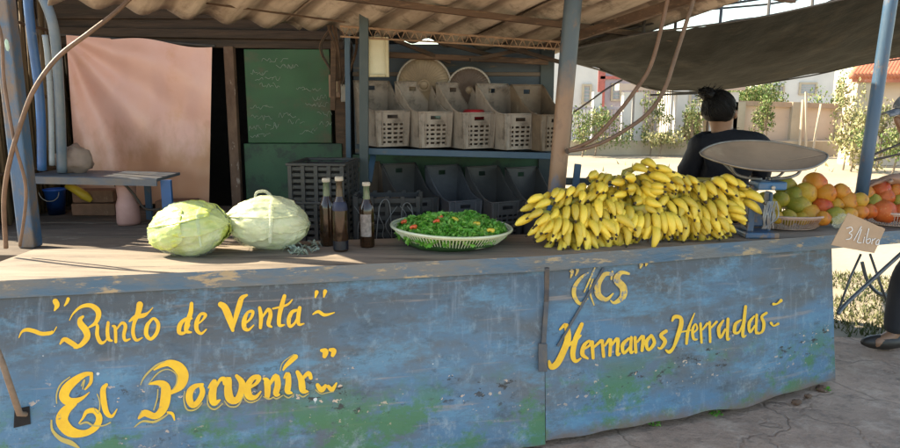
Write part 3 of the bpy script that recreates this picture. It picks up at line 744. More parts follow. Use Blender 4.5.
# chalk scribbles
mb = MB(); rr = random.Random(3)
def scrib(x, y, n, amp, w=.0035, st=3.2):
    pts = []
    for i in range(n):
        pts.append((x + i * st + rr.uniform(-.8, .8), y + rr.choice((-1, 1)) * rr.uniform(.2, 1) * amp + i * -.15))
    pts = cr(pts, 4)
    Y = YW - .0225 - rr.random() * .001
    mb.tube([P(a, b, Y) for a, b in pts], w / 3.4, 4)
for (x, y, n, a) in ((263, 60, 9, 2), (275, 66, 8, 2.5), (250, 73, 7, 2.5), (256, 79, 8, 3), (262, 86, 6, 3), (296, 90, 9, 2), (250, 107, 9, 2), (312, 98, 5, 3), (306, 104, 8, 3),
                     (252, 118, 7, 3), (280, 116, 6, 3), (318, 113, 5, 4), (248, 128, 5, 3), (266, 126, 4, 4), (290, 122, 5, 3), (300, 131, 7, 2.5), (320, 124, 4, 3), (250, 136, 8, 2)):
    for q_ in range(3): scrib(x + rr.uniform(-2, 2) + q_ * n * .9, y + rr.uniform(-1, 1), n // 2 + 2, a * .9, st=1.7)
part('chalk_writing', mb, M_chalk, bo)

# curtain
cm = M_curtain.node_tree; pb = [n for n in cm.nodes if n.type == 'BSDF_PRINCIPLED'][0]; src = pb.inputs['Base Color'].links[0].from_socket
ctc = cm.nodes.new('ShaderNodeTexCoord').outputs['Object']; csp = cm.nodes.new('ShaderNodeSeparateXYZ'); cm.links.new(ctc, csp.inputs[0])
cn_ = noise_n(cm, ctc, 4, (1, 1, .5), 6, .65)
st_ = mul(cm, csp.outputs[2], mul(cm, cn_, -.9), 'ADD')                    # rusty water stain along the lower part
cc_ = mixc(cm, mul(cm, ramp(cm, st_, .02, -.22), .75), src, (.48, .22, .10))
cm.links.new(cc_, pb.inputs['Base Color'])
t = thing('curtain', 'faded pink plastic curtain hanging in folds before the back doorway', 'curtain', (P(140, 200, YW - .08).x, YW - .08, .75))
def cfn(a, b):
    xt = 66 + (212 - 66) * a; xb = 78 + (209 - 78) * a
    vt = 35 + 11 * a + 2.5 * math.sin(a * 9) * (a > .3); vb = 206 + 3 * math.sin(a * 7)
    u = xt + (xb - xt) * b; v = vt + (vb - vt) * b
    Y = YW - .09
    d = a - .05 - .55 * b                                       # folds fan out from the top left corner
    ang = math.atan2(b * 1.2 + .02, a + .05)
    f = .055 * math.sin(ang * 11 + 1.5) * min(1, (a + b) * 1.1) * (1 - .55 * a) * (.4 + .6 * (1 - a))
    f += .012 * math.sin(a * 24 + b * 2) * (1 - .3 * b) * a + .014 * noise.noise(Vector((a * 3, b * 3, 4))) + .006 * noise.noise(Vector((a * 9, b * 9, 4)))
    return P(u, v, Y + f)
mb = MB(); mb.grid(cfn, 90, 70); part('cloth', mb, M_curtain, t, smooth=True)
mb = MB(); mb.tube([P(50, 34, YW - .05), P(215, 46, YW - .05)], .008, 8); part('curtain_rail', mb, M_rod, t)

# electrics
t = thing('switch_box', 'small brown electric box with dangling wires beside the chalkboard', 'electric box', P(336, 97, YW - .09))
mb = MB(); a = P(335, 86, YW - .07); mb.box(a, (.065, .05, .13)); part('box_body', mb, mat('box_brown', (.34, .20, .12), (.22, .13, .08), 12, rough=.5), t, mods=bevel(.005))
mb = MB(); mb.box(a + Vector((.006, -.03, 0)), (.03, .01, .07)); part('cover', mb, mat('box_cover', (.48, .33, .20), rough=.5), t, mods=bevel(.003))
mb = MB(); a = P(345, 93, YW - .08); mb.box(a, (.045, .03, .10)); solo('light_switch', mb, M_rim, 'pale grey switch plate right of the brown electric box', 'switch', mods=bevel(.004))
for i in range(9):
    x = 322 + i * 4.2; mb = MB()
    q = [(x + rr.uniform(-5, 5), -6 + rr.uniform(-3, 3), 3.72), (x + rr.uniform(-9, 9), 22, 3.8), (x + rr.uniform(-6, 6), 48, 3.95), (334 + i * 1.6, 78 + rr.uniform(-4, 10), 4.03)]
    mb.tube(crv([P(*k) for k in q], 6), rr.choice((.003, .005, .008)), 6)
    solo('cable', mb, rr.choice((M_wire, M_hosed, M_brown)), 'tangled cable hanging from the roof above the electric box', 'cable', smooth=True, group='tangled cables by the chalkboard')
mb = MB(); a, b = P(334, 14, 3.95), P(333, 110, 3.98); mb.bar(a, b, .03, .02, up=Vector((0, -1, 0)))
solo('timber_strip', mb, M_brown, 'narrow brown timber strip right of the chalkboard', 'timber', mods=bevel(.003))
mb = MB(); mb.bar(P(347, 20, 3.9), P(350, 240, 3.9), .028, .028, up=Vector((0, -1, 0)))
solo('thin_post', mb, M_rackblue, 'thin dark blue post behind the crate rack', 'post', mods=bevel(.003))
t = thing('framed_panel', 'cream framed panel hanging above the upper crates', 'frame', P(378, 78, 3.85))
mb = MB(); a, b = P(366, 37, 3.85), P(389, 77, 3.85); cx, cz = (a.x + b.x) / 2, (a.z + b.z) / 2; w, h = b.x - a.x, a.z - b.z
mb.box((cx, 3.86, cz), (w, .02, h)); part('back_panel', mb, M_creaml, t)
mb = MB()
for s in (-1, 1): mb.box((cx + s * (w / 2 - .007), 3.842, cz), (.016, .03, h)); mb.box((cx, 3.8405, cz + s * (h / 2 - .007)), (w - .034, .028, .014))
part('frame', mb, M_cream, t, mods=bevel(.003))
mb = MB(); mb.tube([P(372, 37, 3.84), P(374, 22, 3.84)], .002, 6); part('hanger', mb, M_wire, t)

# ------------------------------------------------------------------ rack and crates
t = thing('crate_rack', 'dark blue metal rack holding two rows of open crates', 'rack', (P(460, 180, 3.9).x, 3.9, .4))
mb = MB(); mb.bar(P(364, -20, 3.62), P(364, 262, 3.62), .046, .03, up=Vector((0, -1, 0))); part('rack_post', mb, M_rackdark, t, label='dark front post of the rack', mods=bevel(.003))
YF, YB = 3.70, 4.06
a = P(360, 151, YF); b = P(553, 156, YF)
mb = MB(); mb.bar(a + Vector((0, .0, -.0)), b, .02, .034, up=Vector((0, 0, 1))); part('shelf_rail', mb, M_rackblue, t, label='blue front rail of the upper shelf', mods=bevel(.003))
mb = MB(); mb.add([a + Vector((0, .012, .008)), b + Vector((0, .012, .008)), b + Vector((0, .36, .008)), a + Vector((0, .36, .008))], [(0, 1, 2, 3)]); part('shelf_board', mb, M_rackdark, t, mods=solid(.01, -1))
a2, b2 = P(345, 238, YF), P(553, 244, YF)
mb = MB(); mb.add([a2, b2, b2 + Vector((0, .36, 0)), a2 + Vector((0, .36, 0))], [(0, 1, 2, 3)]); part('shelf_board', mb, M_rackdark, t, mods=solid(.014, -1))
mb = MB(); mb.bar(P(374, 151, YF + .1), P(369, 182, YF), .03, .02, up=Vector((0, -1, 0))); part('brace', mb, M_rackblue, t)
def crate_sheet(w, d, hb, hf, taper=.84):
    """open fronted stacking crate: base centre at origin, front towards -y"""
    mb = MB()
    def plate(fn, xs, zs, holes):
        k = len(mb.v); nx, nz = len(xs), len(zs)
        for x in xs:
            for z in zs: mb.v.append(Vector(fn(x, z)))
        for i in range(nx - 1):
            for j in range(nz - 1):
                if (i, j) in holes: continue
                mb.f.append([k + i * nz + j, k + (i + 1) * nz + j, k + (i + 1) * nz + j + 1, k + i * nz + j + 1]); mb.m.append(0)
    def wx(z): return taper + (1 - taper) * z / hb
    # front: rows of slots with a grip hole near the top
    cols = [-.5]; holes = set(); ncol = 4
    for c in range(ncol):
        x0 = -.36 + c * .19; cols += [x0, x0 + .13]
    cols += [.5]
    rows = [0]; nr = 5
    for r in range(nr): z0 = .10 + r * .125; rows += [z0, z0 + .06]
    rows += [.80, .90, 1]
    for c in range(ncol):
        for r in range(nr): holes.add((1 + 2 * c, 1 + 2 * r))
    holes |= {(3, len(rows) - 3), (4, len(rows) - 3), (5, len(rows) - 3)}
    plate(lambda x, z: (x * w * wx(z * hf), -d / 2 * (.94 + .06 * z), z * hf), cols, rows, holes)
    cols = [-.5, -.30, -.1, -.06, .06, .1, .30, .5]; rows = [0, .12, .24, .30, .42, .48, .60, .66, .80, .86, .93, 1]
    hs = {(2, 9), (3, 9), (4, 9)}
    plate(lambda x, z: (x * w * wx(z * hb), d / 2, z * hb), cols, rows, hs)
    for s in (-1, 1):
        def side(a, z, s=s):
            e = a ** 1.5; e = e * e * (3 - 2 * e) * .55 + .45 * a ** 2.2
            top = hf + (hb - hf) * e; zz = z * top
            return (s * w / 2 * wx(zz), -d / 2 * (.94 + .06 * min(1, zz / hf)) + d * a * (1 if a > 0 else 1), zz)
        plate(side, [0, .08, .2, .32, .44, .56, .68, .8, .92, 1], [0, .15, .3, .45, .6, .75, .9, 1], set())
    plate(lambda x, y: (x * w * taper, y * d, .004), [-.5, .5], [-.47, .5], set())
    return mb
def crate_rim(w, d, hb, hf, taper=.84):
    mb = MB(); r = .0055
    wf = w / 2 * (taper + (1 - taper) * hf / hb)
    mb.tube([(-wf, -d / 2, hf), (wf, -d / 2, hf)], r, 6); mb.tube([(-w / 2, d / 2, hb), (w / 2, d / 2, hb)], r, 6)
    for s in (-1, 1):
        pts = []
        for i in range(11):
            a = i / 10; e = a ** 1.5; e = e * e * (3 - 2 * e) * .55 + .45 * a ** 2.2
            zz = hf + (hb - hf) * e; pts.append((s * w / 2 * (taper + (1 - taper) * zz / hb), -d / 2 + d * a, zz))
        mb.tube(pts, r, 6)
        mb.tube([(s * w / 2 * taper, -d / 2 * .95, 0), (s * wf, -d / 2 - .002, hf)], .006, 6)
    for x in (-.28, .28): mb.tube([(x * w, -d / 2 * .94 - .004, .01), (x * w * 1.05, -d / 2 - .004, hf)], .004, 6)
    return mb
W, D = .208, .30
def crate(m, lb, loc, rz, hb, hf, grp, w=W, rx=0):
    t = thing('crate', lb, 'crate', loc, grp, (rx, 0, rz))
    part('crate_body', crate_sheet(w, D, hb, hf), m, t, world=False, mods=solid(.006))
    part('rim', crate_rim(w, D, hb, hf), m, t, world=False, smooth=True)
    return t
UL = [((393, 148), M_crate, 'beige open front crate, leftmost on the upper shelf beside the dark post'), ((436, 149), M_crate, 'beige crate with a pale green cloth in it on the upper shelf'),
      ((479, 150), M_crate, 'beige crate with a red bowl inside on the upper shelf'), ((520, 151), M_crate, 'beige crate on the upper shelf, second from its right end'),
      ((556, 152), M_crateb, 'brown crate at the right end of the upper shelf behind the middle pole')]
RZ = R(27)
for (q, m, lb) in UL:
    p = P(q[0], q[1], YF + .02); c = Vector((p.x, p.y, p.z + .006)) + Matrix.Rotation(RZ, 3, 'Z') @ Vector((0, D / 2, 0)); c.z = p.z + .008
    crate(m, lb, c, RZ + random.uniform(-.02, .02), .345, .185, 'open crates on the upper shelf')
LL = [((382, 236), M_crateb, 'dark brown crate at the left end of the lower shelf'), ((422, 237), M_black, 'dull black crate second from left on the lower shelf'),
      ((466, 239), M_crateg, 'slate grey crate in the middle of the lower shelf'), ((508, 240), M_black, 'black crate fourth from left on the lower shelf above the herb basket'),
      ((549, 241), M_black, 'dark crate at the right end of the lower shelf beside the bananas')]
for (q, m, lb) in LL:
    p = P(q[0], q[1], YF + .02); c = p + Matrix.Rotation(RZ, 3, 'Z') @ Vector((0, D / 2, 0)); c.z = p.z + .008
    crate(m, lb, c, RZ + random.uniform(-.03, .03), .365, .20, 'open crates on the lower shelf')
q = P(441, 117, YF + .16); mb = MB(); blob(mb, q, (.035, .03, .02), 1, .5, 4); solo('cloth_scrap', mb, M_mint, 'pale green crumpled cloth lying in an upper beige crate', 'cloth', smooth=True)
q = P(474, 115, YF + .18); mb = MB(); mb.lathe([(.001, .03), (.05, .03), (.06, .02), (.06, -.02), (.055, -.02)], 20, q); solo('red_bowl', mb, M_red, 'red plastic bowl sitting in an upper beige crate', 'bowl', smooth=True)
# fan guards on top
for i, (u, v, r, m, lb) in enumerate(((424, 84, .15, M_tan, 'larger tan round fan guard with a pale hub on the wall'), (469, 89, .12, M_tand, 'smaller brown round fan guard on the wall'))):
    q = P(u, v, 4.03); t = thing('fan_guard', lb, 'fan guard', q, 'round fan guards above the crates', (R(-78), 0, 0))
    mb = MB(); mb.lathe([(.001, -.03), (r * .3, -.028), (r * .75, -.018), (r * .97, 0), (r * .97, .006), (.001, -.022)], 40); part('guard_disc', mb, m, t, smooth=True, world=False)
    mb = MB(); mb.tube([(r * math.cos(a), r * math.sin(a), 0) for a in [2 * math.pi * k / 40 for k in range(41)]], .0065, 6, cap=False); part('rim', mb, M_rim, t, smooth=True, world=False)
    mb = MB()
    for k in range(44):
        a = 2 * math.pi * k / 44; mb.tube([(r * .22 * math.cos(a), r * .22 * math.sin(a), -.034), (r * .7 * math.cos(a + .15), r * .7 * math.sin(a + .15), -.025), (r * math.cos(a + .25), r * math.sin(a + .25), -.004)], .0016, 4)
    part('wires', mb, m, t, world=False)
    mb = MB(); mb.lathe([(.001, -.04), (r * .12, -.038), (r * .17, -.03), (r * .17, -.02)], 24); part('hub', mb, M_tan, t, smooth=True, world=False)

# stack of black crates left of the bottles
def box_crate(w, d, h):
    mb = MB()
    for s in (-1, 1):
        for i in range(6):
            z = h * (i + .5) / 6; mb.box((0, s * d / 2, z), (w, .012, h / 6 * .55)); mb.box((s * w / 2, 0, z), (.012, d - .014, h / 6 * .55))
        for x in (-.48, -.24, 0, .24, .48): mb.box((x * w, s * (d / 2 + .006), h / 2), (.018, .014, h))
        for y in (-.3, 0, .3): mb.box((s * (w / 2 + .006), y * d, h / 2), (.014, .018, h))
    mb.box((0, 0, .006), (w - .02, d - .02, .01))
    return mb
q0 = P(322, 241, 3.30)
for i in range(2):
    t = thing('black_crate', ['lower black slatted crate of the stack behind the cabbages and bottles', 'upper black slatted crate of the stack before the green panel'][i], 'crate',
              (q0.x, q0.y + .13, q0.z + i * .192), 'stacked black crates', (0, 0, R(-7 + 2 * i)))
    part('crate_body', box_crate(.26, .30, .172 if i else .185), mat('crate_soot', (.022, .021, .021), (.035, .033, .032), 9, rough=.5), t, world=False)
    mb = MB(); mb.box((0, 0, .088), (.235, .275, .15)); part('liner', mb, M_dark, t, world=False)
    mb = MB()
    zz = .178 if i else .188
    for s in (-1, 1): mb.box((0, s * .152, zz), (.285, .024, .014)); mb.box((s * .132, 0, zz), (.022, .28, .013))
    part('rim', mb, MATS['crate_soot'], t, world=False, mods=bevel(.003))
# black wire crate behind the bottles
q = P(389, 243, 3.22); t = thing('wire_crate', 'black crate with thin pale wires behind the bottles', 'crate', q, None, (0, 0, R(2)))
part('crate_body', box_crate(.29, .20, .235), mat('crate_jet', (.015, .015, .017), rough=.5), t, world=False)
mb = MB(); mb.box((0, -.095, .12), (.27, .005, .21)); part('liner', mb, M_dark, t, world=False)
mb = MB()
for k in range(7):
    pts = [(-.13 + k * .04 + rr.uniform(-.01, .01), -.122, .02 + rr.random() * .03)]
    for j in range(4): pts.append((pts[0][0] + rr.uniform(-.03, .03), -.124 - rr.random() * .004, .06 + j * .045))
    mb.tube(crv(pts), .0016, 5)
mb.tube(crv([(-.05, -.125, .04), (-.03, -.125, .2), (.01, -.125, .21), (.02, -.125, .05)]), .0022, 5); mb.tube(crv([(.06, -.125, .04), (.07, -.125, .19), (.11, -.125, .19), (.12, -.125, .03)]), .0022, 5)
part('wires', mb, mat('wire_grey', (.13, .13, .13), rough=.5), t, world=False)

# ------------------------------------------------------------------ poles
def pole(px, v0, Y0, pu, v1, Y1, r, m, lb):
    mb = MB(); a, b = P(px, v0, Y0), P(pu, v1, Y1); mb.tube([a, a.lerp(b, .25), a.lerp(b, .5), a.lerp(b, .75), b], r, 16)
    return mb
t = thing('support_pole', 'round middle pole painted blue above and rusty below beside the bananas', 'pole', P(553, 225, 3.12))
mb = pole(553, 230, 3.12, 578.5, -60, 3.12, .039, None, None)
mm = bpy.data.materials.new('middle_pole_paint'); nt, b_, o_ = nodes_of(mm)
tc = nt.nodes.new('ShaderNodeTexCoord').outputs['Object']; sp = nt.nodes.new('ShaderNodeSeparateXYZ'); nt.links.new(tc, sp.inputs[0])
n_ = noise_n(nt, tc, 5, (1, 1, .6), 7, .7); zz = mul(nt, sp.outputs[2], mul(nt, n_, .5), 'ADD')
c = mixc(nt, ramp(nt, zz, .80, .98), (.24, .15, .095), (.06, .085, .105))
c = mixc(nt, ramp(nt, zz, .44, .36), c, (.05, .14, .27))
c = mixc(nt, mul(nt, ramp(nt, noise_n(nt, tc, 22, (1, 1, .5), 6, .7), .55, .65), .6), c, (.16, .10, .07))
nt.links.new(c, b_.inputs['Base Color']); b_.inputs['Roughness'].default_value = .5
part('pole_tube', mb, mm, t, smooth=True)
mb = MB(); a = P(567.5, 151, 3.075); mb.tube([a, a + Vector((0, -.012, 0))], .012, 10); part('bolt', mb, M_wire, t)
mb = pole(860, 205, 3.35, 900, -60, 3.35, .029, None, None)
solo('awning_pole', mb, M_blue, 'leaning blue pole holding the tarp at the right end', 'pole', smooth=True)
mb = MB(); mb.bar(P(556, 181, 3.4), P(700, 184, 3.4), .03, .035); solo('back_rail', mb, M_rackdark, 'dark metal rail running behind the banana pile', 'rail', mods=bevel(.003))
mb = MB(); mb.bar(P(578, 164, 3.35), P(572, 215, 3.35), .03, .03, up=Vector((0, -1, 0))); solo('short_upright', mb, M_blue, 'short blue upright beside the middle pole', 'upright', mods=bevel(.003))

# ------------------------------------------------------------------ roof
t = thing('stall_roof', 'low roof of old corrugated cement sheets on rods and purlins', 'roof', (0, 3.2, 1.8))
A = P(60, 1, 3.38); B = P(560, 55, 4.35); dR = Vector((.66, -1, .235)).normalized()
eB = (B - A); eL = eB.length; e = eB.normalized(); nrm = e.cross(dR).normalized()
if nrm.z < 0: nrm = -nrm
lam = .20
def sheet(s0, s1, r0, r1, lift=0.0, amp=.021, ph=0, seed=0, tilt=0):
    mb = MB(); nu = max(8, int((s1 - s0) / lam * 12)); nv = 24
    def fn(a, b):
        s = s0 + (s1 - s0) * a; r = r0 + (r1 - r0) * b
        if b < .001: r += .02 * noise.noise(Vector((s * 5, seed, 0)))
        return A + e * s + dR * r + nrm * (lift + amp * math.sin(2 * math.pi * s / lam + ph) + tilt * b + .004 * noise.noise(Vector((s * 2, r * 2, seed))) + .012 * (seed % 2) * b)
    mb.grid(fn, nu, nv); mb.uvf = (s0, s1, r0, r1, nu, nv); return mb
specs = [(-.05, .58, 0, 2.2, 0), (.47, 1.12, -.05, 2.1, .014), (1.02, 1.62, .04, 2.2, .0), (1.52, 2.12, -.06, 2.2, .016), (2.04, 2.74, .0, 2.2, .0)]
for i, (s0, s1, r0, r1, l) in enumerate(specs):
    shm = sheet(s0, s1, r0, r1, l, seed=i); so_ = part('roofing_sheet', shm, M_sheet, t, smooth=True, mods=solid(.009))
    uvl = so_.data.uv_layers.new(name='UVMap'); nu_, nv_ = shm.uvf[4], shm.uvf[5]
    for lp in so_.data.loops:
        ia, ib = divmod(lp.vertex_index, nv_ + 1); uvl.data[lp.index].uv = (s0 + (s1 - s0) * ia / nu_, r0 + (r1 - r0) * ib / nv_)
# unseen upper sheets added to block sun between eave and back wall
for i in range(5):
    x0 = -2.6 + i * .93
    def fn(a, b, x0=x0, i=i):
        x = x0 + .98 * a; y = 3.38 + 1.45 * b + (.0 if i < 2 else -.2 * (1 - b))
        return (x, y, 2.12 - .05 * b + .022 * math.sin(2 * math.pi * x / .19) + .008 * (i % 2))
    if x0 < 0.55:
        mb = MB(); mb.grid(fn, 60, 8); part('sun_block_sheet', mb, M_sunblock, t, smooth=True, mods=solid(.006))
mb = MB(); zf = 2.02
for (s, r, L_) in ((0, .62, 2.9), (0, 1.3, 2.9)):
    mb.bar(A + e * (s - .1) + dR * r - nrm * .045, A + e * (s + L_) + dR * r - nrm * .045, .03, .03)
part('purlin', mb, M_brown, t, mods=bevel(.003))
# reinforcing rod with hanging wire loops
mb = MB(); a, b = P(340, 26, 3.6), P(575, 43, 3.75); mb.tube([a, b], .006, 6); mb.tube([a - Vector((0, 0, .05)), b - Vector((0, 0, .035))], .005, 6)
for k in range(26):
    p, q = a.lerp(b, k / 26), a.lerp(b, (k + .5) / 26); mb.tube([p, q - Vector((0, 0, .045)), a.lerp(b, (k + 1) / 26)], .003, 5)
part('lattice_rod', mb, mat('rusty_rod', (.33, .20, .12), (.2, .12, .07), 20, rough=.7), t)
mb = MB()
for (a, b, w) in (((205, 3), (345, 22), .0),):
    mb.tube([P(a[0], a[1], 3.45), P(b[0], b[1], 3.6)], .005, 6)
part('batten', mb, M_brown, t)
mb = MB(); a, b = P(548, 46, 3.9), P(716, -10, 2.85); mb.bar(a, b, .03, .045); part('edge_beam', mb, M_brown, t, mods=bevel(.004))
mb = MB(); a, b = P(372, 54, 3.95), P(548, 62, 4.0); mb.bar(a, b, .04, .03); part('back_beam', mb, M_brown, t, mods=bevel(.004))
mb = MB()
for (a, b) in (((395, 40), (450, 62)), ((440, 42), (510, 60)), ((470, 60), (548, 44)), ((500, 45), (560, 62))):
    mb.bar(P(a[0], a[1], 3.85), P(b[0], b[1], 4.0), .02, .02)
part('loose_batten', mb, M_beam, t)

# ------------------------------------------------------------------ tarp awning
t = thing('tarp_awning', 'dark tarpaulin awning sagging over the right side', 'tarpaulin', P(740, 60, 4.2))
near = [P(560, 52, 3.75), P(640, 34, 3.65), P(700, 26, 3.6), (P(760, 17, 3.55)), P(830, 2, 3.5), P(905, -16, 3.45), P(960, -28, 3.42)]
far = [P(566, 60, 4.3), P(608, 72, 5.0), P(650, 88, 5.4), P(700, 91, 5.5), P(800, 77, 5.5), P(862, 64, 5.5), P(905, 58, 5.5)]
ns, fs = crv(near, 8), crv(far, 8)
def tf(a, b):
    i = a * (len(ns) - 1); k = min(int(i), len(ns) - 2); f = i - k
    p = ns[k].lerp(ns[k + 1], f); q = fs[k].lerp(fs[k + 1], f)
    s = p.lerp(q, b); s.z -= .05 * math.sin(math.pi * b) * (.4 + .6 * a) ; s.z += .02 * noise.noise(Vector((a * 8, b * 3, 2))) + .012 * noise.noise(Vector((a * 20, b * 7, 5)))
    return s
mb = MB(); mb.grid(tf, 90, 26); part('tarp_sheet', mb, M_tarp, t, smooth=True)
mb = MB(); mb.tube([p + Vector((0, 0, -.004)) for p in fs], .006, 6); mb.tube([p + Vector((0, 0, .0)) for p in ns], .005, 6); part('edge_rope', mb, M_rod, t)
t = thing('awning_lattice', 'dark lattice frame of steel rods above the tarp', 'frame', P(720, 20, 3.9))
mb = MB()
l1 = [P(560, 45, 3.8), P(650, 24, 3.8), P(700, 10, 3.8), P(765, 4.5, 3.8), P(800, -1, 3.8), P(960, -20, 3.8)]
mb.tube(l1, .006, 6)
l2 = [P(560, 36, 3.85), P(655, 15, 3.85), P(760, -1, 3.85), P(960, -30, 3.85)]; mb.tube(l2, .007, 6); mb.tube([p + Vector((0, .0, .028)) for p in l2], .007, 6)
for k in range(50):
    p = l2[0].lerp(l2[2], k / 50); mb.tube([p, l2[0].lerp(l2[2], (k + .5) / 50) + Vector((0, 0, .028))], .003, 4)
part('lattice_beam', mb, M_rod, t)
for (u, v) in ((643, 34), (675, 29), (720, 23), (768, 15), (812, 6)):
    mb = MB(); p = P(u, v + 1, 3.7); mb.tube([p, P(u + 3, v - 32, 3.85)], .008, 6); part('strut', mb, M_rod, t)
mb = MB(); mb.tube([P(560, 128, 3.9), P(590, 98, 4.2), P(655, 94, 4.7), P(720, 91, 4.95)], .006, 6)
mb = MB(); mb.tube([P(650, 95, 4.9), P(705, 93, 4.95)], .008, 6); part('far_rod', mb, M_rod, t)

# ------------------------------------------------------------------ cabbages
def cabbage(px0, px1, vtop, vbot, seed, m, film, lb, rot, handle):
    c = G((px0 + px1) / 2, vbot, HC); Y = c.y + .09
    Lw = (P(px1, 230, Y).x - P(px0, 230, Y).x) / 2 * .94; Hh = (P(0, vtop, Y).z - HC) / 2
    ctr_ = Vector(((P(px0, 230, Y).x + P(px1, 230, Y).x) / 2, Y, HC + Hh - .004))
    t = thing('cabbage', lb, 'cabbage', (ctr_.x, ctr_.y, HC), 'wrapped cabbages on the counter')
    mb = MB(); n = 60; nu = 90; k = 0; rm = Euler(rot).to_matrix()
    def surf(d, grow=0, wr=1):
        # overlapping leaf shells give ridges that run from the stem end (left) round the head
        veins = abs(noise.noise(Vector((d.x * 1.6, d.y * 5, d.z * 5)) + Vector((seed, 0, 0)))) * .10
        shell = .05 * math.sin(4 * math.atan2(d.z, d.y) + 3 * d.x + seed) * (1 - abs(d.x)) ** .6
        cr_ = max(0, min(1, 1.6 * noise.noise(d * 1.7 + Vector((seed * 2, 1, seed))) + .55))
        fold = .06 * noise.noise(d * 2.3 + Vector((seed, seed, 0))) + .02 * noise.noise(d * 9 + Vector((seed, 0, 1))) + .06 * cr_ * (abs(noise.noise(d * 11 + Vector((seed, 4, 1)))) - .2)
        s = 1 + (-veins + max(shell, -.02) + fold) * wr + grow
        p = Vector((d.x * Lw * s, d.y * .115 * s, d.z * Hh * s))
        if abs(d.x) > .6: p.z *= 1 - .12 * (abs(d.x) - .6)
        p = rm @ p; p.z = max(p.z, -Hh + .004)
        return ctr_ + p
    for i in range(n + 1):
        th = math.pi * i / n
        for j in range(nu):
            ph = 2 * math.pi * j / nu; mb.v.append(surf(Vector((math.cos(th), math.sin(th) * math.cos(ph), math.sin(th) * math.sin(ph)))))
    for i in range(n):
        for j in range(nu): mb.f.append([i * nu + j, (i + 1) * nu + j, (i + 1) * nu + (j + 1) % nu, i * nu + (j + 1) % nu]); mb.m.append(0)
    part('leaves', mb, m, t, smooth=True)
    ml = MB(); rl = random.Random(int(seed * 10))
    for (a0, a1, p0, p1, g0) in ((.30, 1.0, .30, 1.15, .012), (.02, .62, -.05, .62, .030), (.10, .80, .62, 1.30, .040), (.45, .98, -.20, .42, .048), (.0, .50, .75, 1.4, .022), (.25, .9, .12, .60, .060)):
        def lf(a, b, a0=a0, a1=a1, p0=p0, p1=p1, g0=g0):
            ea = abs(a - .5) * 2; eb = abs(b - .5) * 2; edge = max(ea, eb) ** 5
            th = math.pi * max(.01, min(.99, a0 + (a1 - a0) * (a + .0)))
            sh = (1 - .45 * ea ** 2.5)                              # rounded leaf outline
            ph = math.pi * ((p0 + p1) / 2 + (p1 - p0) * (b - .5) * sh)
            d = Vector((math.cos(th), -math.sin(th) * math.cos(ph), math.sin(th) * math.sin(ph)))
            rib = .022 * math.exp(-((b - .5) * 16) ** 2) * (1 - a) + .012 * abs(math.sin((b - .5) * 26 + abs(a) * 7)) 
            ruf = edge * (.035 + .05 * noise.noise(Vector((a * 9, b * 9, g0 * 99 + seed))))
            return surf(d, g0 + rib + ruf + .02 * abs(noise.noise(Vector((a * 12, b * 12, g0 * 50)))), .75)
        ml.grid(lf, 36, 36)
    part('outer_leaves', ml, M_leafA if not handle else M_leafB, t, smooth=True, mods=solid(.0015))
    mf = MB(); cnt = 0
    def ff(a, b):
        th = math.pi * (.02 + .96 * a); lo = -.25 + .35 * math.sin(a * 5 + seed); ph = math.pi * (lo + (1.25 - lo) * b)
        d = Vector((math.cos(th), -math.sin(th) * math.cos(ph), math.sin(th) * math.sin(ph)))
        return surf(d, .085 + .04 * abs(noise.noise(Vector((a * 14, b * 6, seed)))), .75)
    mf.grid(ff, 60, 50); part('plastic_wrap', mf, film, t, smooth=True)
    mb = MB()
    if handle:
        top = P(270, 199, Y - .02); mb.tube(crv([top + Vector((-.055, -.02, .0)), top + Vector((-.05, -.01, .028)), top + Vector((-.015, 0, .030)), top + Vector((.01, -.01, .0)), top + Vector((.02, -.06, -.03)), top + Vector((.025, -.10, -.09)), top + Vector((.02, -.11, -.16))]), [.004, .005, .006, .009, .012, .010, .006], 8)
    else:
        top = P(199, 211, Y - .06); mb.tube(crv([top + Vector((.0, .03, .01)), top + Vector((.005, -.03, -.015)), top + Vector((.012, -.05, -.07)), top + Vector((.02, -.06, -.13))]), [.009, .010, .006, .003], 8)
    part('knot', mb, film, t, smooth=True)
cabbage(150, 231, 203, 259, 2.2, M_cab, M_film, 'lime green cabbage partly in plastic, left of the pair', (0, R(-7), R(-6)), False)
cabbage(229, 309, 198, 253, 7.7, M_cabp, M_filmw, 'pale cabbage in a knotted plastic bag beside the bottles', (0, R(5), R(8)), True)
mb = MB()
for k in range(26):
    c = G(295 + rr.uniform(-12, 24), 251 + rr.uniform(-7, 4), HC) + Vector((0, 0, .006)); s = rr.uniform(.012, .03)
    mb.grid(lambda a, b, c=c, s=s, k=k: c + Vector(((a - .5) * s * 2, (b - .5) * s, .02 * abs(noise.noise(Vector((a * 4, b * 4, k)))) + .012 * math.sin(a * 5 + k))), 5, 4)
solo('plastic_scraps', mb, M_filmb, 'shreds of thin greenish plastic lying right of the pale cabbage', 'plastic scraps', smooth=True)

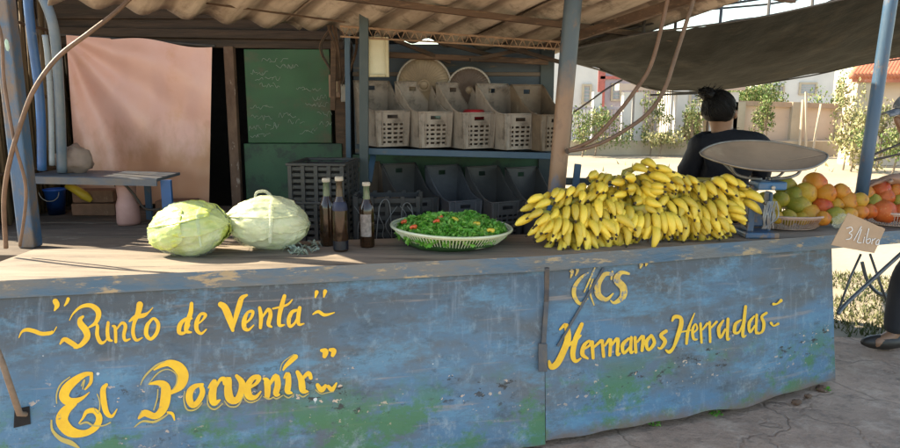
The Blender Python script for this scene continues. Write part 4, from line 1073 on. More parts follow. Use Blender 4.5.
# ------------------------------------------------------------------ bottles
def bottle(u, vb, vt, lb, neck_m, band, lab):
    q = G(u, vb, HC); Y = q.y; h = P(u, vt, Y).z - HC; r = .0305
    t = thing('bottle', lb, 'bottle', q, 'brown glass bottles on the counter')
    mb = MB(); mb.lathe([(.001, .002), (r * .9, .001), (r, .008), (r, h * .56), (r * .93, h * .62), (r * .66, h * .69), (r * .48, h * .74)], 24, q); part('bottle_body', mb, M_glassb, t, smooth=True)
    mb = MB(); mb.lathe([(r * .48, h * .74), (r * .44, h * .82), (r * .40, h * .93), (r * .48, h * .935), (r * .48, h * .955), (r * .4, h * .955)], 20, q); part('neck', mb, neck_m, t, smooth=True)
    mb = MB(); mb.lathe([(r * .52, h * .945), (r * .55, h * .955), (r * .55, h * .985), (r * .5, h), (.001, h)], 20, q); part('cap', mb, M_cap, t, smooth=True)
    if band: mb = MB(); mb.lathe([(r * 1.02, h * .555), (r * 1.02, h * .575), (r * .96, h * .625), (r * .76, h * .67)], 24, q); part('neck_label', mb, M_band, t, smooth=True)
    if band: mb = MB(); mb.lathe([(r * 1.02, h * .03), (r * 1.02, h * .15)], 24, q); part('base_label', mb, mat('label_navy', (.003, .004, .012), rough=.4), t, smooth=True)
    if lab:
        mb = MB(); mb.grid(lambda a, b: q + Vector((r * 1.02 * math.sin(-.9 + 1.6 * a), -r * 1.02 * math.cos(-.9 + 1.6 * a), h * (.18 + .34 * b))), 10, 4); part('paper_label', mb, M_label, t, smooth=True)
bottle(328, 245.5, 178, 'brown bottle with green neck, leftmost of three beside the cabbage', M_glassg, False, False)
bottle(341, 251, 176.5, 'tall bottle with blue neck label, middle one of three', mat('bottle_neck_brown', (.06, .045, .03), rough=.2, bump=0), True, False)
bottle(367.5, 247, 182, 'brown bottle with a paper label, standing right of the other two', M_glassg, False, True)

# ------------------------------------------------------------------ herb basket
def tray(name, lb, c, r, h, m, n, tilt=(0, 0, 0), cat='basket', bandw=.008, grp=None):
    t = thing(name, lb, cat, c, grp, tilt)
    mb = MB(); mb.lathe([(.001, .004), (r * .72, .004), (r * .72, .001), (.001, .001)], 36); part('basket_base', mb, m, t, world=False)
    mb = MB()
    for z, rr_, w in ((h, r, .006), (.004, r * .73, .004), (h * .86, r * .965, .003)):
        mb.tube([(rr_ * math.cos(a), rr_ * math.sin(a), z) for a in [2 * math.pi * k / 60 for k in range(61)]], w, 6, cap=False)
    part('rim', mb, m, t, smooth=True, world=False)
    mb = MB()
    for k in range(n):
        a = 2 * math.pi * k / n; ca, sa = math.cos(a), math.sin(a)
        pts = [(r * f * ca, r * f * sa, z) for f, z in ((.72, .003), (.80, h * .18), (.89, h * .5), (1.0, h))]
        mb.tube(pts, bandw / 2, 4)
    part('slats', mb, m, t, world=False)
    return t
cb = G(452, 253, HC); rb = .255
bc = Vector((P(451, 235, cb.y + .19).x, cb.y + rb * .74, HC + .012))
tray('round_basket', 'round white green plastic basket heaped with green herbs', bc, rb, .062, M_white, 110, (0, R(2.2), 0), bandw=.0055)
mb = MB()
for k in range(7600):
    a = random.uniform(0, 6.283); q = math.sqrt(random.random()) * .232
    x, y = q * math.cos(a), q * math.sin(a); base = .034 + .062 * (1 - (q / .25) ** 2) + .030 * noise.noise(Vector((x * 14, y * 14, 1)))
    p = bc + Vector((x, y, base + random.uniform(-.02, .012))); s = random.uniform(.007, .019)
    e_ = Euler((random.gauss(0, .8), random.gauss(0, .8), random.uniform(0, 6.3))).to_matrix()
    mb.add([p + e_ @ Vector(v) for v in ((-s, 0, 0), (-s * .3, -s * .6, s * .3), (s, 0, 0), (-s * .2, s * .6, s * .3))], [(0, 1, 2, 3)], 1 if random.random() < .3 else 0)
o = setting('herb_leaves', mb, [M_herb, M_herb2], 'stuff'); o['label'] = 'heap of fresh green herb leaves in the round plastic basket'; o['category'] = 'herbs'
mb = MB(); blob(mb, bc + Vector((0, 0, .02)), (.21, .21, .055), 3, .1, 3, 14); 
o = setting('herb_stems', mb, mat('herb_dark', (.02, .07, .012), rough=.8), 'stuff', True); o['label'] = 'dense dark herb stems under the leaves'; o['category'] = 'herbs'
peps = [(404, 221, M_pepr, 'orange red pepper at the left rim of the herb basket'), (437, 226, M_pepr, 'upright red pepper left of the middle of the herbs'), (440, 221, M_pepr, 'small red pepper on top of the herbs'),
        (415, 230, M_pepr, 'red pepper low at the left side of the herbs'), (476, 228, M_pepy, 'yellow green pepper right of the middle of the herbs'), (455, 224, M_pepy, 'pale yellow pepper half buried in the middle herbs'),
        (427, 244, M_pepr, 'red pepper showing through the basket slats'), (431, 247, M_pepr, 'second red pepper showing through the basket slats'), (464, 248, M_pepy, 'yellow pepper showing through the basket slats'), (489, 233, M_pepy, 'yellow pepper near the right rim of the herbs')]
for i, (u, v, m, lb) in enumerate(peps):
    low = v > 242
    q = bc + Vector((P(u, v, bc.y - (.185 if low else .05)).x - bc.x, -.190 if low else -.04 - (v - 221) * .012, .024 if low else 0))
    if not low:
        d = (q - bc).length; q.z = bc.z + .075 + .03 * (1 - (d / .25) ** 2)
    mb = MB(); a = random.uniform(-.8, .8); dd = Vector((math.cos(a), -.3, .35 * math.sin(a * 3))) * .014
    mb.tube(crv([q - dd, q - dd * .3 + Vector((0, 0, .005)), q + dd * .4 + Vector((0, 0, .003)), q + dd]), [.003] + [.007] * 9 + [.009] * 6 + [.007, .005, .002], 8)
    solo('pepper', mb, m, lb, 'pepper', smooth=True, group='small peppers among the herbs')

# ------------------------------------------------------------------ bananas
def finger(L, r, bend, seed):
    mb = MB(); pts = []; rad = []
    for i in range(13):
        t = i / 12; pts.append(Vector((.004 * math.sin(seed + t * 2), -bend * math.sin(math.pi * t * .95), -L * t)))
        rad.append(r * [.30, .36, .60, .84, .96, 1.0, 1.0, .98, .93, .82, .60, .30, .20][i])
    mb.tube(pts, rad, 6)
    nf = 6
    for k in range(len(mb.f)):
        ring = k // nf
        if ring == 0: mb.m[k] = 1
        if ring >= 11: mb.m[k] = 2
    mb.m[-2] = 1; mb.m[-1] = 2
    return mb.mesh('banana', [M_banana, M_bananag, M_tip], smooth=True)
FING = [finger(.116, .0178, .024, 0), finger(.124, .0186, .030, 1), finger(.106, .0176, .019, 2), finger(.119, .0168, .035, 3)]
crown = MB(); crown.tube([(-.05, 0, .004), (-.02, -.006, .014), (.0, -.008, .026), (.02, -.006, .014), (.05, 0, .004)], [.008, .014, .017, .014, .008], 8)
CROWN = crown.mesh('banana_crown', M_bananag, smooth=True)
rb_ = random.Random(11)
def hand(loc, rot, n, rows, lb, fan=.30, scale=1):
    t = thing('banana_hand', lb, 'bananas', loc, 'hands of small bananas in the pile', rot); t.scale = (rb_.uniform(.93, 1.08),) * 3
    c = bpy.data.objects.new('crown', CROWN); col.objects.link(c); c.parent = t
    for r in range(rows):
        k = n - r
        for i in range(k):
            a = (i / (k - 1) - .5) * 2 if k > 1 else 0
            o = bpy.data.objects.new('banana', FING[rb_.randrange(4)]); col.objects.link(o); o.parent = t
            o.location = (a * .058, -.012 * 0 + (.024 if r else -.006), .0 - .012 * abs(a))
            o.rotation_euler = (R(-6 + (20 if r else -6)) + rb_.gauss(0, .05), -a * fan + rb_.gauss(0, .05), rb_.gauss(0, .25) + a * .3)
            s = rb_.uniform(.9, 1.08); o.scale = (s, s, s)
HL = [(600, 196, 70, 10, 5, 2), (640, 190, 74, 5, 5, 2), (690, 196, 70, -5, 5, 2), (716, 200, 70, 5, 5, 2), (665, 196, 74, 5, 5, 2),   # crown pixel, tilt to viewer, roll in the picture, n, rows
    # back / top
    (628, 176, 62, -48, 5, 2), (645, 183, 50, -62, 5, 2), (612, 183, 66, 20, 5, 2), (656, 186, 55, -35, 5, 2), (593, 188, 60, 38, 5, 2), (676, 184, 60, -25, 5, 2),
    (695, 183, 52, 10, 5, 2), (712, 186, 55, -30, 5, 2), (575, 196, 55, 30, 5, 2), (730, 193, 50, -50, 4, 2),
    # second tier
    (554, 196, 48, 35, 5, 2), (540, 208, 45, 52, 5, 2), (570, 206, 42, 5, 5, 2), (590, 202, 40, -12, 6, 2), (607, 198, 48, 25, 5, 2), (628, 196, 55, 80, 5, 2), (648, 200, 62, -75, 5, 1), (668, 202, 44, -20, 5, 2),
    (688, 200, 40, 12, 5, 2), (706, 202, 38, -15, 5, 2), (727, 206, 48, -60, 4, 2), (737, 203, 45, -40, 4, 2),
    # third tier and front row
    (536, 220, 36, 48, 5, 2), (553, 220, 32, 22, 6, 2), (572, 222, 28, -10, 6, 2), (588, 224, 34, -32, 5, 2), (600, 218, 36, 10, 5, 2), (612, 229, 30, 0, 6, 2), (640, 214, 24, 24, 5, 1), (655, 210, 22, -4, 7, 2),
    (672, 214, 26, -24, 5, 1), (690, 212, 22, 6, 5, 2), (703, 214, 24, -6, 5, 2), (693, 230, 24, 0, 6, 2), (722, 219, 38, -52, 5, 2), (624, 212, 34, 30, 5, 2), (545, 233, 40, 40, 5, 1)]
def bY(v): return 2.80 + (248 - v) / 85 * .30
rowname = [(0, 5, 'rear'), (5, 15, 'top'), (15, 27, 'middle'), (27, 99, 'front')]
ordn = ['first', 'second', 'third', 'fourth', 'fifth', 'sixth', 'seventh', 'eighth', 'ninth', 'tenth', 'eleventh', 'twelfth', 'thirteenth', 'fourteenth', 'fifteenth', 'sixteenth']
for (i0, i1, nm) in rowname:
    sub = HL[i0:i1]; order = sorted(range(len(sub)), key=lambda k: sub[k][0])
    for pos, k in enumerate(order):
        (u, v, tx, rl, n, rows) = sub[k]
        u = 638 + (u - 638) * .87
        slope = (u - 640) * .00055                       # the pile follows the counter's slant
        p = P(u, v, bY(v) + slope + (.10 if nm == 'rear' else 0)); L = .125
        cz = p.z - HC - .020
        tilt = R(tx)
        if L * math.cos(tilt) * math.cos(R(rl)) > cz: tilt = max(tilt, math.acos(max(0, min(1, cz / (L * max(.3, math.cos(R(rl))))))))
        tilt = min(tilt, R(82))
        p.y += .09 * math.sin(tilt) - .03
        p.y = max(p.y, edge_at(p.x) + .075 + .13 * math.sin(tilt))
        p = P(u, v, p.y)
        lb = 'hand of small yellow bananas, %s from left in the %s tier of the pile' % (ordn[pos], nm)
        hand(p, (-tilt, R(rl), R(rb_.uniform(-10, 10))), n, rows, lb)

# ------------------------------------------------------------------ scale
t = thing('market_scale', 'old blue market scale with a wide brushed metal pan', 'scale', G(757, 229, HC))
YS = 3.08; q = P(757, 227, YS); q.z = HC
mb = MB()
mb.box((q.x, YS + .0, HC + .014), (.15, .13, .028)); mb.box((q.x - .045, YS, HC + .13), (.032, .08, .21)); mb.box((q.x + .05, YS + .02, HC + .11), (.018, .06, .18)); mb.box((q.x, YS + .03, HC + .10), (.07, .03, .12))
part('base', mb, mat('scale_blue', (.022, .08, .17), (.05, .085, .12), 10, rough=.5, c3=(.16, .12, .09), t3=(.48, .58), s3=14), t, mods=bevel(.008))
zc = P(765, 184, YS).z; mb = MB(); mb.box((P(765, 184, YS).x, YS - .03, zc), (.125, .10, .036)); part('head', mb, mat('scale_blue_bright', (.03, .13, .28), (.05, .10, .17), 10, rough=.4), t, mods=bevel(.008))
mb = MB(); mb.tube([(P(764, 187, YS).x, YS - .095, zc - .005), (P(764, 187, YS).x, YS - .085, zc - .005)], .008, 12); part('bolt', mb, M_rim, t, smooth=True)
mb = MB()
for s in (-1, 1):
    x0 = P(765, 180, YS).x
    mb.tube(crv([(x0 + s * .16, YS, P(765, 163, YS).z), (x0 + s * .14, YS - .01, P(765, 173, YS).z), (x0 + s * .09, YS - .015, zc + .03), (x0 + s * .02, YS - .01, zc + .022)]), .007, 8)
    mb.tube(crv([(x0 + s * .16, YS + .1, P(765, 163, YS).z), (x0 + s * .09, YS + .06, zc + .03), (x0 + s * .02, YS + .03, zc + .022)]), .006, 8)
part('cradle', mb, mat('cradle_grey', (.22, .24, .25), (.14, .13, .12), 12, rough=.4, metal=.5), t, smooth=True)
mb = MB(); pc = P(763.5, 155, YS)
def pan(a, b):
    th = 2 * math.pi * a; r = b
    x = math.cos(th); y = math.sin(th)
    X = .275 * math.copysign(abs(x) ** 1.0, x) * r; yy = .180 * y * r * (1 - .35 * abs(x) ** 3)
    z = -.034 * (1 - r ** 2.2) + .004 * (abs(x) ** 4) * r
    v = Euler((R(17), 0, 0)).to_matrix() @ Vector((X, yy, z + .0)); return pc + v
mb.grid(pan, 60, 14)
part('pan', mb, M_pan, t, smooth=True, mods=solid(.004))
mb = MB(); mb.tube([Vector(pan(k / 60, 1)) for k in range(61)], .005, 6, cap=False); part('pan_rim', mb, mat('pan_rim', (.30, .27, .22), (.2, .17, .14), 10, rough=.4, metal=.5), t, smooth=True)
mb = MB()
for k in range(10):
    a = rr.uniform(0, 6.3); mb.tube(crv([(q.x + .0 + rr.uniform(-.02, .04), YS - .085, HC + .05), (q.x + rr.uniform(-.03, .05), YS - .09, HC + .10), (q.x + rr.uniform(-.02, .06), YS - .08, HC + .17)]), .003, 5)
part('springs', mb, MATS['cradle_grey'], t)

# ------------------------------------------------------------------ fruit baskets
def fmat(name, c1, c2, k):
    m = bpy.data.materials.new(name); nt, b, o = nodes_of(m)
    tc = nt.nodes.new('ShaderNodeTexCoord').outputs['Object']; sp = nt.nodes.new('ShaderNodeSeparateXYZ'); nt.links.new(tc, sp.inputs[0])
    rnd_ = nt.nodes.new('ShaderNodeObjectInfo').outputs['Random']
    n = noise_n(nt, tc, 22, (1, 1, 1), 4, .6)
    s = mul(nt, mul(nt, sp.outputs[0], 9.0), mul(nt, n, .9), 'ADD'); s = mul(nt, s, mul(nt, rnd_, .5), 'ADD')
    c = mixc(nt, ramp(nt, s, .35, 1.05), c1, c2)
    n2 = noise_n(nt, tc, 120, (1, 1, 1), 3, .6)
    c = mixc(nt, mul(nt, ramp(nt, n2, .6, .72), .5), c, (.55, .40, .14))
    n5_ = noise_n(nt, tc, 9, (1, 1, 1), 5, .7); c = mixc(nt, mul(nt, ramp(nt, n5_, .60, .68), .6), c, (.10, .06, .03))
    nt.links.new(c, b.inputs['Base Color']); b.inputs['Roughness'].default_value = .45; b.inputs['Specular IOR Level'].default_value = .35
    bp = nt.nodes.new('ShaderNodeBump'); bp.inputs['Strength'].default_value = .15; bp.inputs['Distance'].default_value = .004
    nt.links.new(noise_n(nt, tc, 60), bp.inputs['Height']); nt.links.new(bp.outputs[0], b.inputs['Normal'])
    return m
FM = {'o': fmat('mango_orange', (.50, .21, .02), (.50, .09, .015), 0), 'g': fmat('mango_green', (.19, .20, .022), (.38, .25, .03), 0), 'r': fmat('mango_red', (.46, .10, .02), (.42, .045, .012), 0),
      'y': fmat('mango_yellow', (.42, .28, .03), (.50, .20, .02), 0)}
cn = {'o': 'orange', 'g': 'green', 'r': 'red', 'y': 'yellowish'}
FR1 = [(385,258,27,'o'),(360,283,26,'y'),(410,284,24,'o'),(312,264,22,'g'),(342,312,27,'g'),(402,316,22,'r'),(450,280,21,'o'),(467,303,25,'o'),(437,312,18,'y'),(272,318,25,'g'),(300,298,20,'g'),
       (372,333,24,'y'),(318,342,19,'g'),(436,338,22,'g'),(405,344,18,'o'),(262,296,18,'g'),(335,286,20,'g'),(290,342,16,'y'),(352,345,17,'y'),(495,300,19,'y'),(497,328,18,'o'),(470,335,18,'y')]
FR2 = [(510,284,21,'o'),(548,275,24,'r'),(528,303,20,'g'),(560,292,20,'r'),(558,327,27,'r'),(592,306,20,'g'),(584,280,20,'o'),(520,327,18,'o'),(600,330,22,'r'),(620,300,24,'o'),(640,325,24,'g')]
cA = G(800, 232, HC); cA = Vector((cA.x, cA.y + .15, HC + .004)); rA = .185
cB = Vector((G(893, 224, HC).x, G(893, 228, HC).y + .13, HC + .004)); rB = .17
tray('fruit_basket', 'round brownish wire basket piled with mangoes beside the scale', cA, rA, .066, M_rust, 90, bandw=.004, grp='fruit baskets at the right end')
tray('fruit_basket', 'round wire basket of redder mangoes at the far right end', cB, rB, .066, M_rust, 80, bandw=.004, grp='fruit baskets at the right end')
def fruits(lst, cc, where):
    vb = 80 + 345 / 2.4875
    srt = sorted(lst, key=lambda f: (round(f[1] / 22), f[0]))
    rows = {}
    for f in srt: rows.setdefault(round(f[1] / 22), []).append(f)
    keys = sorted(rows); tn = ['top', 'second', 'third', 'fourth', 'fifth', 'bottom']
    for ki, kk in enumerate(keys):
        for xi, (x, y, r, c) in enumerate(rows[kk]):
            u = 660 + x / 2.4875; v = 80 + y / 2.4875
            hgt = (345 - y) / 90
            Y = cc.y - .115 + .15 * hgt + ((x * 7) % 5 - 2) * .006
            p = P(u, v, Y); rad = r / 2.4875 * Y / F * 1.10
            p.z = max(p.z, HC + rad * .9 + .006)
            mb = MB(); blob(mb, (0, 0, 0), (rad * 1.1, rad, rad * .95), x, .12, 1.6, 12, rot=(rr.uniform(-.4, .4), rr.uniform(-.5, .5), rr.uniform(0, 6)))
            o = solo('mango', mb, FM[c], '%s mango, %s from left in the %s row of %s' % (cn[c], ordn[xi], tn[min(ki, 5)] if ki < len(keys) - 1 else 'bottom', where), 'mango', loc=Vector((0, 0, 0)), smooth=True, group='mangoes in the baskets')
            o.location = p
fruits(FR1, cA, 'the basket by the scale'); fruits(FR2, cB, 'the far right basket')
mb = MB(); q = P(845, 222, 3.0); blob(mb, q, (.05, .03, .035), 4, .6, 4, 10); solo('plastic_bag', mb, M_filmw, 'small clear plastic bag between the two fruit baskets', 'plastic bag', smooth=True)

# price sign
Ysg = 2.86
q = [P(848, 213, Ysg + .03), P(885, 229, Ysg + .02), P(874, 253, Ysg - .02), P(831, 245, Ysg - .02)]
t = thing('price_sign', 'torn cardboard price sign reading 3/Libra leaning on the basket', 'sign', q[3])
mb = MB(); mb.grid(lambda a, b: q[3].lerp(q[2], a).lerp(q[0].lerp(q[1], a), b) + Vector((0, -.004 * math.sin(a * 3.1), .002 * noise.noise(Vector((a * 6, b * 6, 0))))), 10, 8)
part('card', mb, M_ply, t, mods=solid(.004))
nq = (q[2] - q[3]).cross(q[0] - q[3]).normalized()
if nq.y > 0: nq = -nq
def sgn(x, y): # crop coordinates (825,200) scale 7.47
    r = ray(825 + x / 7.47, 200 + y / 7.47); d = (q[3] - cam_o).dot(nq) / r.dot(nq); return cam_o + r * d + nq * .0085
mb = MB()
for st in ([(150,215),(185,205),(195,228),(170,250),(190,262),(180,290),(148,298)], [(262,200),(205,305)], [(262,222),(240,290),(232,318),(262,322)], [(285,278),(275,325)], [(292,255),(294,258)],
           [(318,215),(300,290),(302,325),(325,318),(328,292),(306,298)], [(345,292),(338,332)], [(343,305),(368,288)], [(392,296),(372,312),(374,338),(392,325),(396,300),(390,345)]):
    pts = cr([(a, b) for a, b in st], 4); mb.tube([sgn(a, b) for a, b in pts], .0017, 5)
part('writing', mb, M_chalkw, t)

# trestle under the slab extension
t = thing('folding_stand', 'grey tubular folding stand under the far end of the counter', 'stand', P(870, 300, 3.45))
mb = MB(); mb.tube(crv([P(838, 314, 3.32), P(846, 304, 3.35), P(872, 280, 3.4), P(905, 250, 3.42)]), .010, 8); part('tube_leg', mb, mat('tube_grey', (.10, .12, .14), (.16, .17, .18), 12, rough=.4, metal=.4), t, smooth=True)
mb = MB(); mb.tube([P(861, 254, 3.5), P(850, 278, 3.5), P(838, 312, 3.45)], .006, 8); part('tube_leg', mb, MATS['tube_grey'], t, smooth=True)
mb = MB(); mb.tube(crv([P(862, 262, 3.8), P(868, 282, 3.8), P(880, 294, 3.8), P(900, 298, 3.8)]), .010, 8); part('cross_tube', mb, MATS['tube_grey'], t, smooth=True)
mb = MB(); mb.tube([P(870, 254, 3.75), P(886, 300, 3.75), P(900, 340, 3.75)], .007, 8); part('tube_leg', mb, MATS['tube_grey'], t, smooth=True)
hose([(866, 158, 3.5), (880, 152, 3.5), (905, 142, 3.5)], .006, M_wire, 'dark rope tied to the right pole, upper of two', 'rope', 'ropes by the right pole', 'rope')
hose([(866, 162, 3.5), (882, 158, 3.5), (905, 153, 3.5)], .006, M_wire, 'dark rope tied to the right pole, lower of two', 'rope', 'ropes by the right pole', 'rope')

# ------------------------------------------------------------------ people
def skin_mesh(name, nodes, edges, sub=2):
    me = bpy.data.meshes.new(name); names = list(nodes)
    me.from_pydata([nodes[k][0] for k in names], [(names.index(a), names.index(b)) for a, b in edges], [])
    o = bpy.data.objects.new(name, me); col.objects.link(o)
    md = o.modifiers.new('s', 'SKIN'); md.use_smooth_shade = True
    if not me.skin_vertices: 
        bpy.context.view_layer.objects.active = o
    for i, k in enumerate(names):
        r = nodes[k][1]; r = r if isinstance(r, tuple) else (r, r)
        me.skin_vertices[0].data[i].radius = r
        me.skin_vertices[0].data[i].use_root = (i == 0)
    ms = o.modifiers.new('ss', 'SUBSURF'); ms.levels = sub; ms.render_levels = sub
    dg = bpy.context.evaluated_depsgraph_get(); dg.update()
    m2 = bpy.data.meshes.new_from_object(o.evaluated_get(dg)); bpy.data.objects.remove(o)
    m2.name = name
    return m2
def add_mesh(name, me, m, parent, label=None):
    me.materials.clear(); me.materials.append(m)
    o = bpy.data.objects.new(name, me); col.objects.link(o); o.parent = parent
    me.polygons.foreach_set('use_smooth', [True] * len(me.polygons))
    if label: o['label'] = label
    return o
def hand_nodes(N, E, wrist, tip_dir, side, pre, curl=.25, s=1.0):
    d = Vector(tip_dir).normalized(); sd = Vector(side).normalized(); up = d.cross(sd)
    w = Vector(N[wrist][0])
    palm = w + d * .045 * s; N[pre + 'palm'] = (tuple(palm), (.024 * s, .013 * s)); E.append((wrist, pre + 'palm'))
    for i, (o, L) in enumerate(((-.027, .062), (-.009, .072), (.009, .068), (.026, .054))):
        a = palm + d * .038 * s + sd * o * s; b = a + d * L * .5 * s + up * curl * .02; c = a + d * L * s + up * curl * .07
        N[pre + 'k%d' % i] = (tuple(a), .0095 * s); N[pre + 'm%d' % i] = (tuple(b), .0085 * s); N[pre + 't%d' % i] = (tuple(c), .007 * s)
        E += [(pre + 'palm', pre + 'k%d' % i), (pre + 'k%d' % i, pre + 'm%d' % i), (pre + 'm%d' % i, pre + 't%d' % i)]
    a = w + d * .03 * s - sd * .036 * s; b = a + (d * .8 - sd * .7) * .04 * s
    N[pre + 'th1'] = (tuple(a), .011 * s); N[pre + 'th2'] = (tuple(b), .008 * s); E += [(pre + 'palm', pre + 'th1'), (pre + 'th1', pre + 'th2')]

# seller, seated with her back to the counter, head turned to the right
YP = 4.05
hc = P(719, 111, YP)                                   # head centre
B0 = Vector((P(722, 200, YP).x, YP, 0))
t = thing('person', 'woman in a black shirt with black bun seated behind the counter, back to us', 'person', (B0.x, B0.y, 0))
o0 = Vector((B0.x, B0.y, 0))
def L3(x, y, z): return (x, y, z)
hx, hy, hz = hc.x - o0.x, hc.y - o0.y, hc.z
N = {'pelvis': ((0, .02, .60), (.135, .10)), 'waist': ((0, .02, .74), (.115, .085)), 'chest': ((0, .01, .93), (.135, .09)), 'uchest': ((.01, 0.02, 1.075), (.10, .07)),
     'neck': ((hx * .6 + .005, hy + .01, 1.165), .043), 'skull0': ((hx + .01, hy, 1.215), (.055, .06)), 'skull1': ((hx, hy, hz + .005), (.078, .088)), 'skull2': ((hx, hy, hz + .07), (.055, .062)),
     'chin': ((hx + .062, hy + .055, hz - .05), .032), 'nose': ((hx + .082, hy + .07, hz - .015), .012)}
E = [('pelvis', 'waist'), ('waist', 'chest'), ('chest', 'uchest'), ('uchest', 'neck'), ('neck', 'skull0'), ('skull0', 'skull1'), ('skull1', 'skull2'), ('skull0', 'chin'), ('chin', 'nose')]
for s, sn in ((-1, 'l'), (1, 'r')):
    N[sn + 'sh'] = ((s * .165 + .02, .0, 1.085), .056); N[sn + 'el'] = ((s * .235 + .02, .08, .84), .042); N[sn + 'wr'] = ((s * .10, .27, .78), .026)
    N[sn + 'hip'] = ((s * .085, .05, .56), .085); N[sn + 'kn'] = ((s * .12, .42, .53), .058); N[sn + 'an'] = ((s * .12, .44, .09), .036); N[sn + 'toe'] = ((s * .13, .58, .03), .030)
    E += [('uchest', sn + 'sh'), (sn + 'sh', sn + 'el'), (sn + 'el', sn + 'wr'), ('pelvis', sn + 'hip'), (sn + 'hip', sn + 'kn'), (sn + 'kn', sn + 'an'), (sn + 'an', sn + 'toe')]
    hand_nodes(N, E, sn + 'wr', (-s * .5, .85, -.1), (s * .85, .5, 0), sn)
body = add_mesh('body', skin_mesh('body', N, E), M_skin, t)
def garment(keys, ed, grow, name, m, parent, NN, over={}):
    n2 = {}
    for k in keys:
        p, r = NN[k]; r = r if isinstance(r, tuple) else (r, r); n2[k] = (over.get(k, p), (r[0] + grow, r[1] + grow))
    return add_mesh(name, skin_mesh(name, n2, [e for e in ed if e[0] in n2 and e[1] in n2]), m, parent)
Ns = dict(N); Ns['nb'] = ((hx * .5, hy * .7, 1.145), (.05, .045)); Ns['lel2'] = ((-.20, .10, .82), .042); Ns['rel2'] = ((.20, .10, .82), .042)
sh_ = garment(['pelvis', 'waist', 'chest', 'uchest', 'nb', 'lsh', 'lel', 'rsh', 'rel'], E + [('uchest', 'nb')], .026, 'shirt', M_shirt, t, Ns, {})
for v_ in sh_.data.vertices:
    c_ = v_.co; v_.co = c_ + v_.normal * (.014 * math.sin(c_.z * 60 + 9 * noise.noise(c_ * 6)) * abs(noise.noise(c_ * 5)) + .010 * noise.noise(c_ * 14))
garment(['pelvis', 'lhip', 'lkn', 'lan', 'rhip', 'rkn', 'ran'], E, .018, 'trousers', M_jean, t, N)
for s in (-1, 1):
    mb = MB(); blob(mb, (s * .127, .53, .035), (.042, .11, .04), 1, .05); part('shoe', mb, M_shoe, t, smooth=True, world=False)
mb = MB(); k = 0
def hairfn(a, b):
    th = math.pi * b * .80; ph = 2 * math.pi * a
    d = Vector((math.sin(th) * math.cos(ph), math.sin(th) * math.sin(ph), math.cos(th)))
    face = max(0, d.dot(Vector((.88, .38, -.35)).normalized()) - .50)        # cut back over the face
    s = (1.0 - .22 * max(0, (b - .75) / .25) ** 2) * (1.0 - min(face * 1.6, .36)) + .03 * noise.noise(Vector((d.x * 2, d.y * 2, d.z * 14)))
    return Vector((hx, hy, hz)) + Vector((d.x * .093 * s, d.y * .102 * s, d.z * .110 * s + .012)) + Vector((-.006, -.012, 0))
mb.grid(hairfn, 48, 30); part('hair', mb, M_hair, t, smooth=True, world=False)
bn = P(709, 95, YP - .02) - o0
mb = MB(); blob(mb, bn, (.055, .05, .036), 5, .35, 3, 14, rot=(0, R(35), 0)); blob(mb, bn + Vector((-.035, 0, .018)), (.03, .03, .02), 7, .4, 4, 10)

for k in range(60):
    a = rr.uniform(0, 6.3); d0 = Vector((rr.gauss(0, 1), rr.gauss(0, 1), rr.gauss(0, 1))).normalized(); q_ = bn + Vector((d0.x * .05, d0.y * .045, d0.z * .034))
    mb.tube(crv([q_ * 1.0, q_ + d0 * .012 + Vector((.01 * math.cos(a), 0, .01 * math.sin(a))), q_ + d0 * .022 + Vector((.026 * math.cos(a), 0, .02 * math.sin(a)))], 3), [.003, .001], 4)
part('bun', mb, M_hair, t, smooth=True, world=False)
mb = MB(); hc_ = Vector((hx - .006, hy - .012, hz + .012))
for k in range(240):                                          # combed strands running up to the bun
    ph = rr.uniform(0, 6.283); th = rr.uniform(1.2, 2.0); d0 = Vector((math.sin(th) * math.cos(ph), math.sin(th) * math.sin(ph), math.cos(th)))
    if d0.dot(Vector((.88, .38, -.35)).normalized()) > .45: continue
    d1 = (bn - hc_).normalized(); pts = []
    for j in range(7):
        d = d0.lerp(d1, j / 6).normalized(); e2 = 1.005 + rr.uniform(0, .012); pts.append(hc_ + Vector((d.x * .094 * e2, d.y * .103 * e2, d.z * .111 * e2)))
    mb.tube(crv(pts, 2), .0018, 4)
part('hair_strands', mb, M_hair, t, smooth=True, world=False)
mb = MB(); c_ = P(722, 99, YP - .03) - o0; mb.tube([c_ + Vector((.036 * math.cos(a), -.005 + .03 * math.sin(a), .012 * math.cos(a) + .006)) for a in [2 * math.pi * k / 20 for k in range(21)]], .0085, 8, cap=False)
part('hair_tie', mb, M_scrun, t, smooth=True, world=False)
mb = MB(); blob(mb, Vector((hx + .075, hy - .045, hz - .015)), (.012, .018, .028), 3, .2, 3, 8); part('ear', mb, M_skin, t, smooth=True, world=False)
for s in (-1, 1):
    mb = MB(); blob(mb, Vector((hx + .075 - s * .028, hy + .07 + s * .022, hz + .012)), (.010, .010, .008), 0, 0, 1, 8); part('eye', mb, M_rim, t, smooth=True, world=False)
t2 = thing('stool', 'plain wooden stool under the seated woman', 'stool', (o0.x, o0.y + .02, 0))
mb = MB(); mb.box((o0.x, o0.y + .03, .475), (.34, .32, .03)); part('seat', mb, M_brown, t2, mods=bevel(.005))
for sx in (-1, 1):
    for sy in (-1, 1):
        mb = MB(); mb.bar((o0.x + sx * .13, o0.y + .03 + sy * .12, .46), (o0.x + sx * .155, o0.y + .03 + sy * .145, 0), .03, .03); part('leg', mb, M_brown, t2)

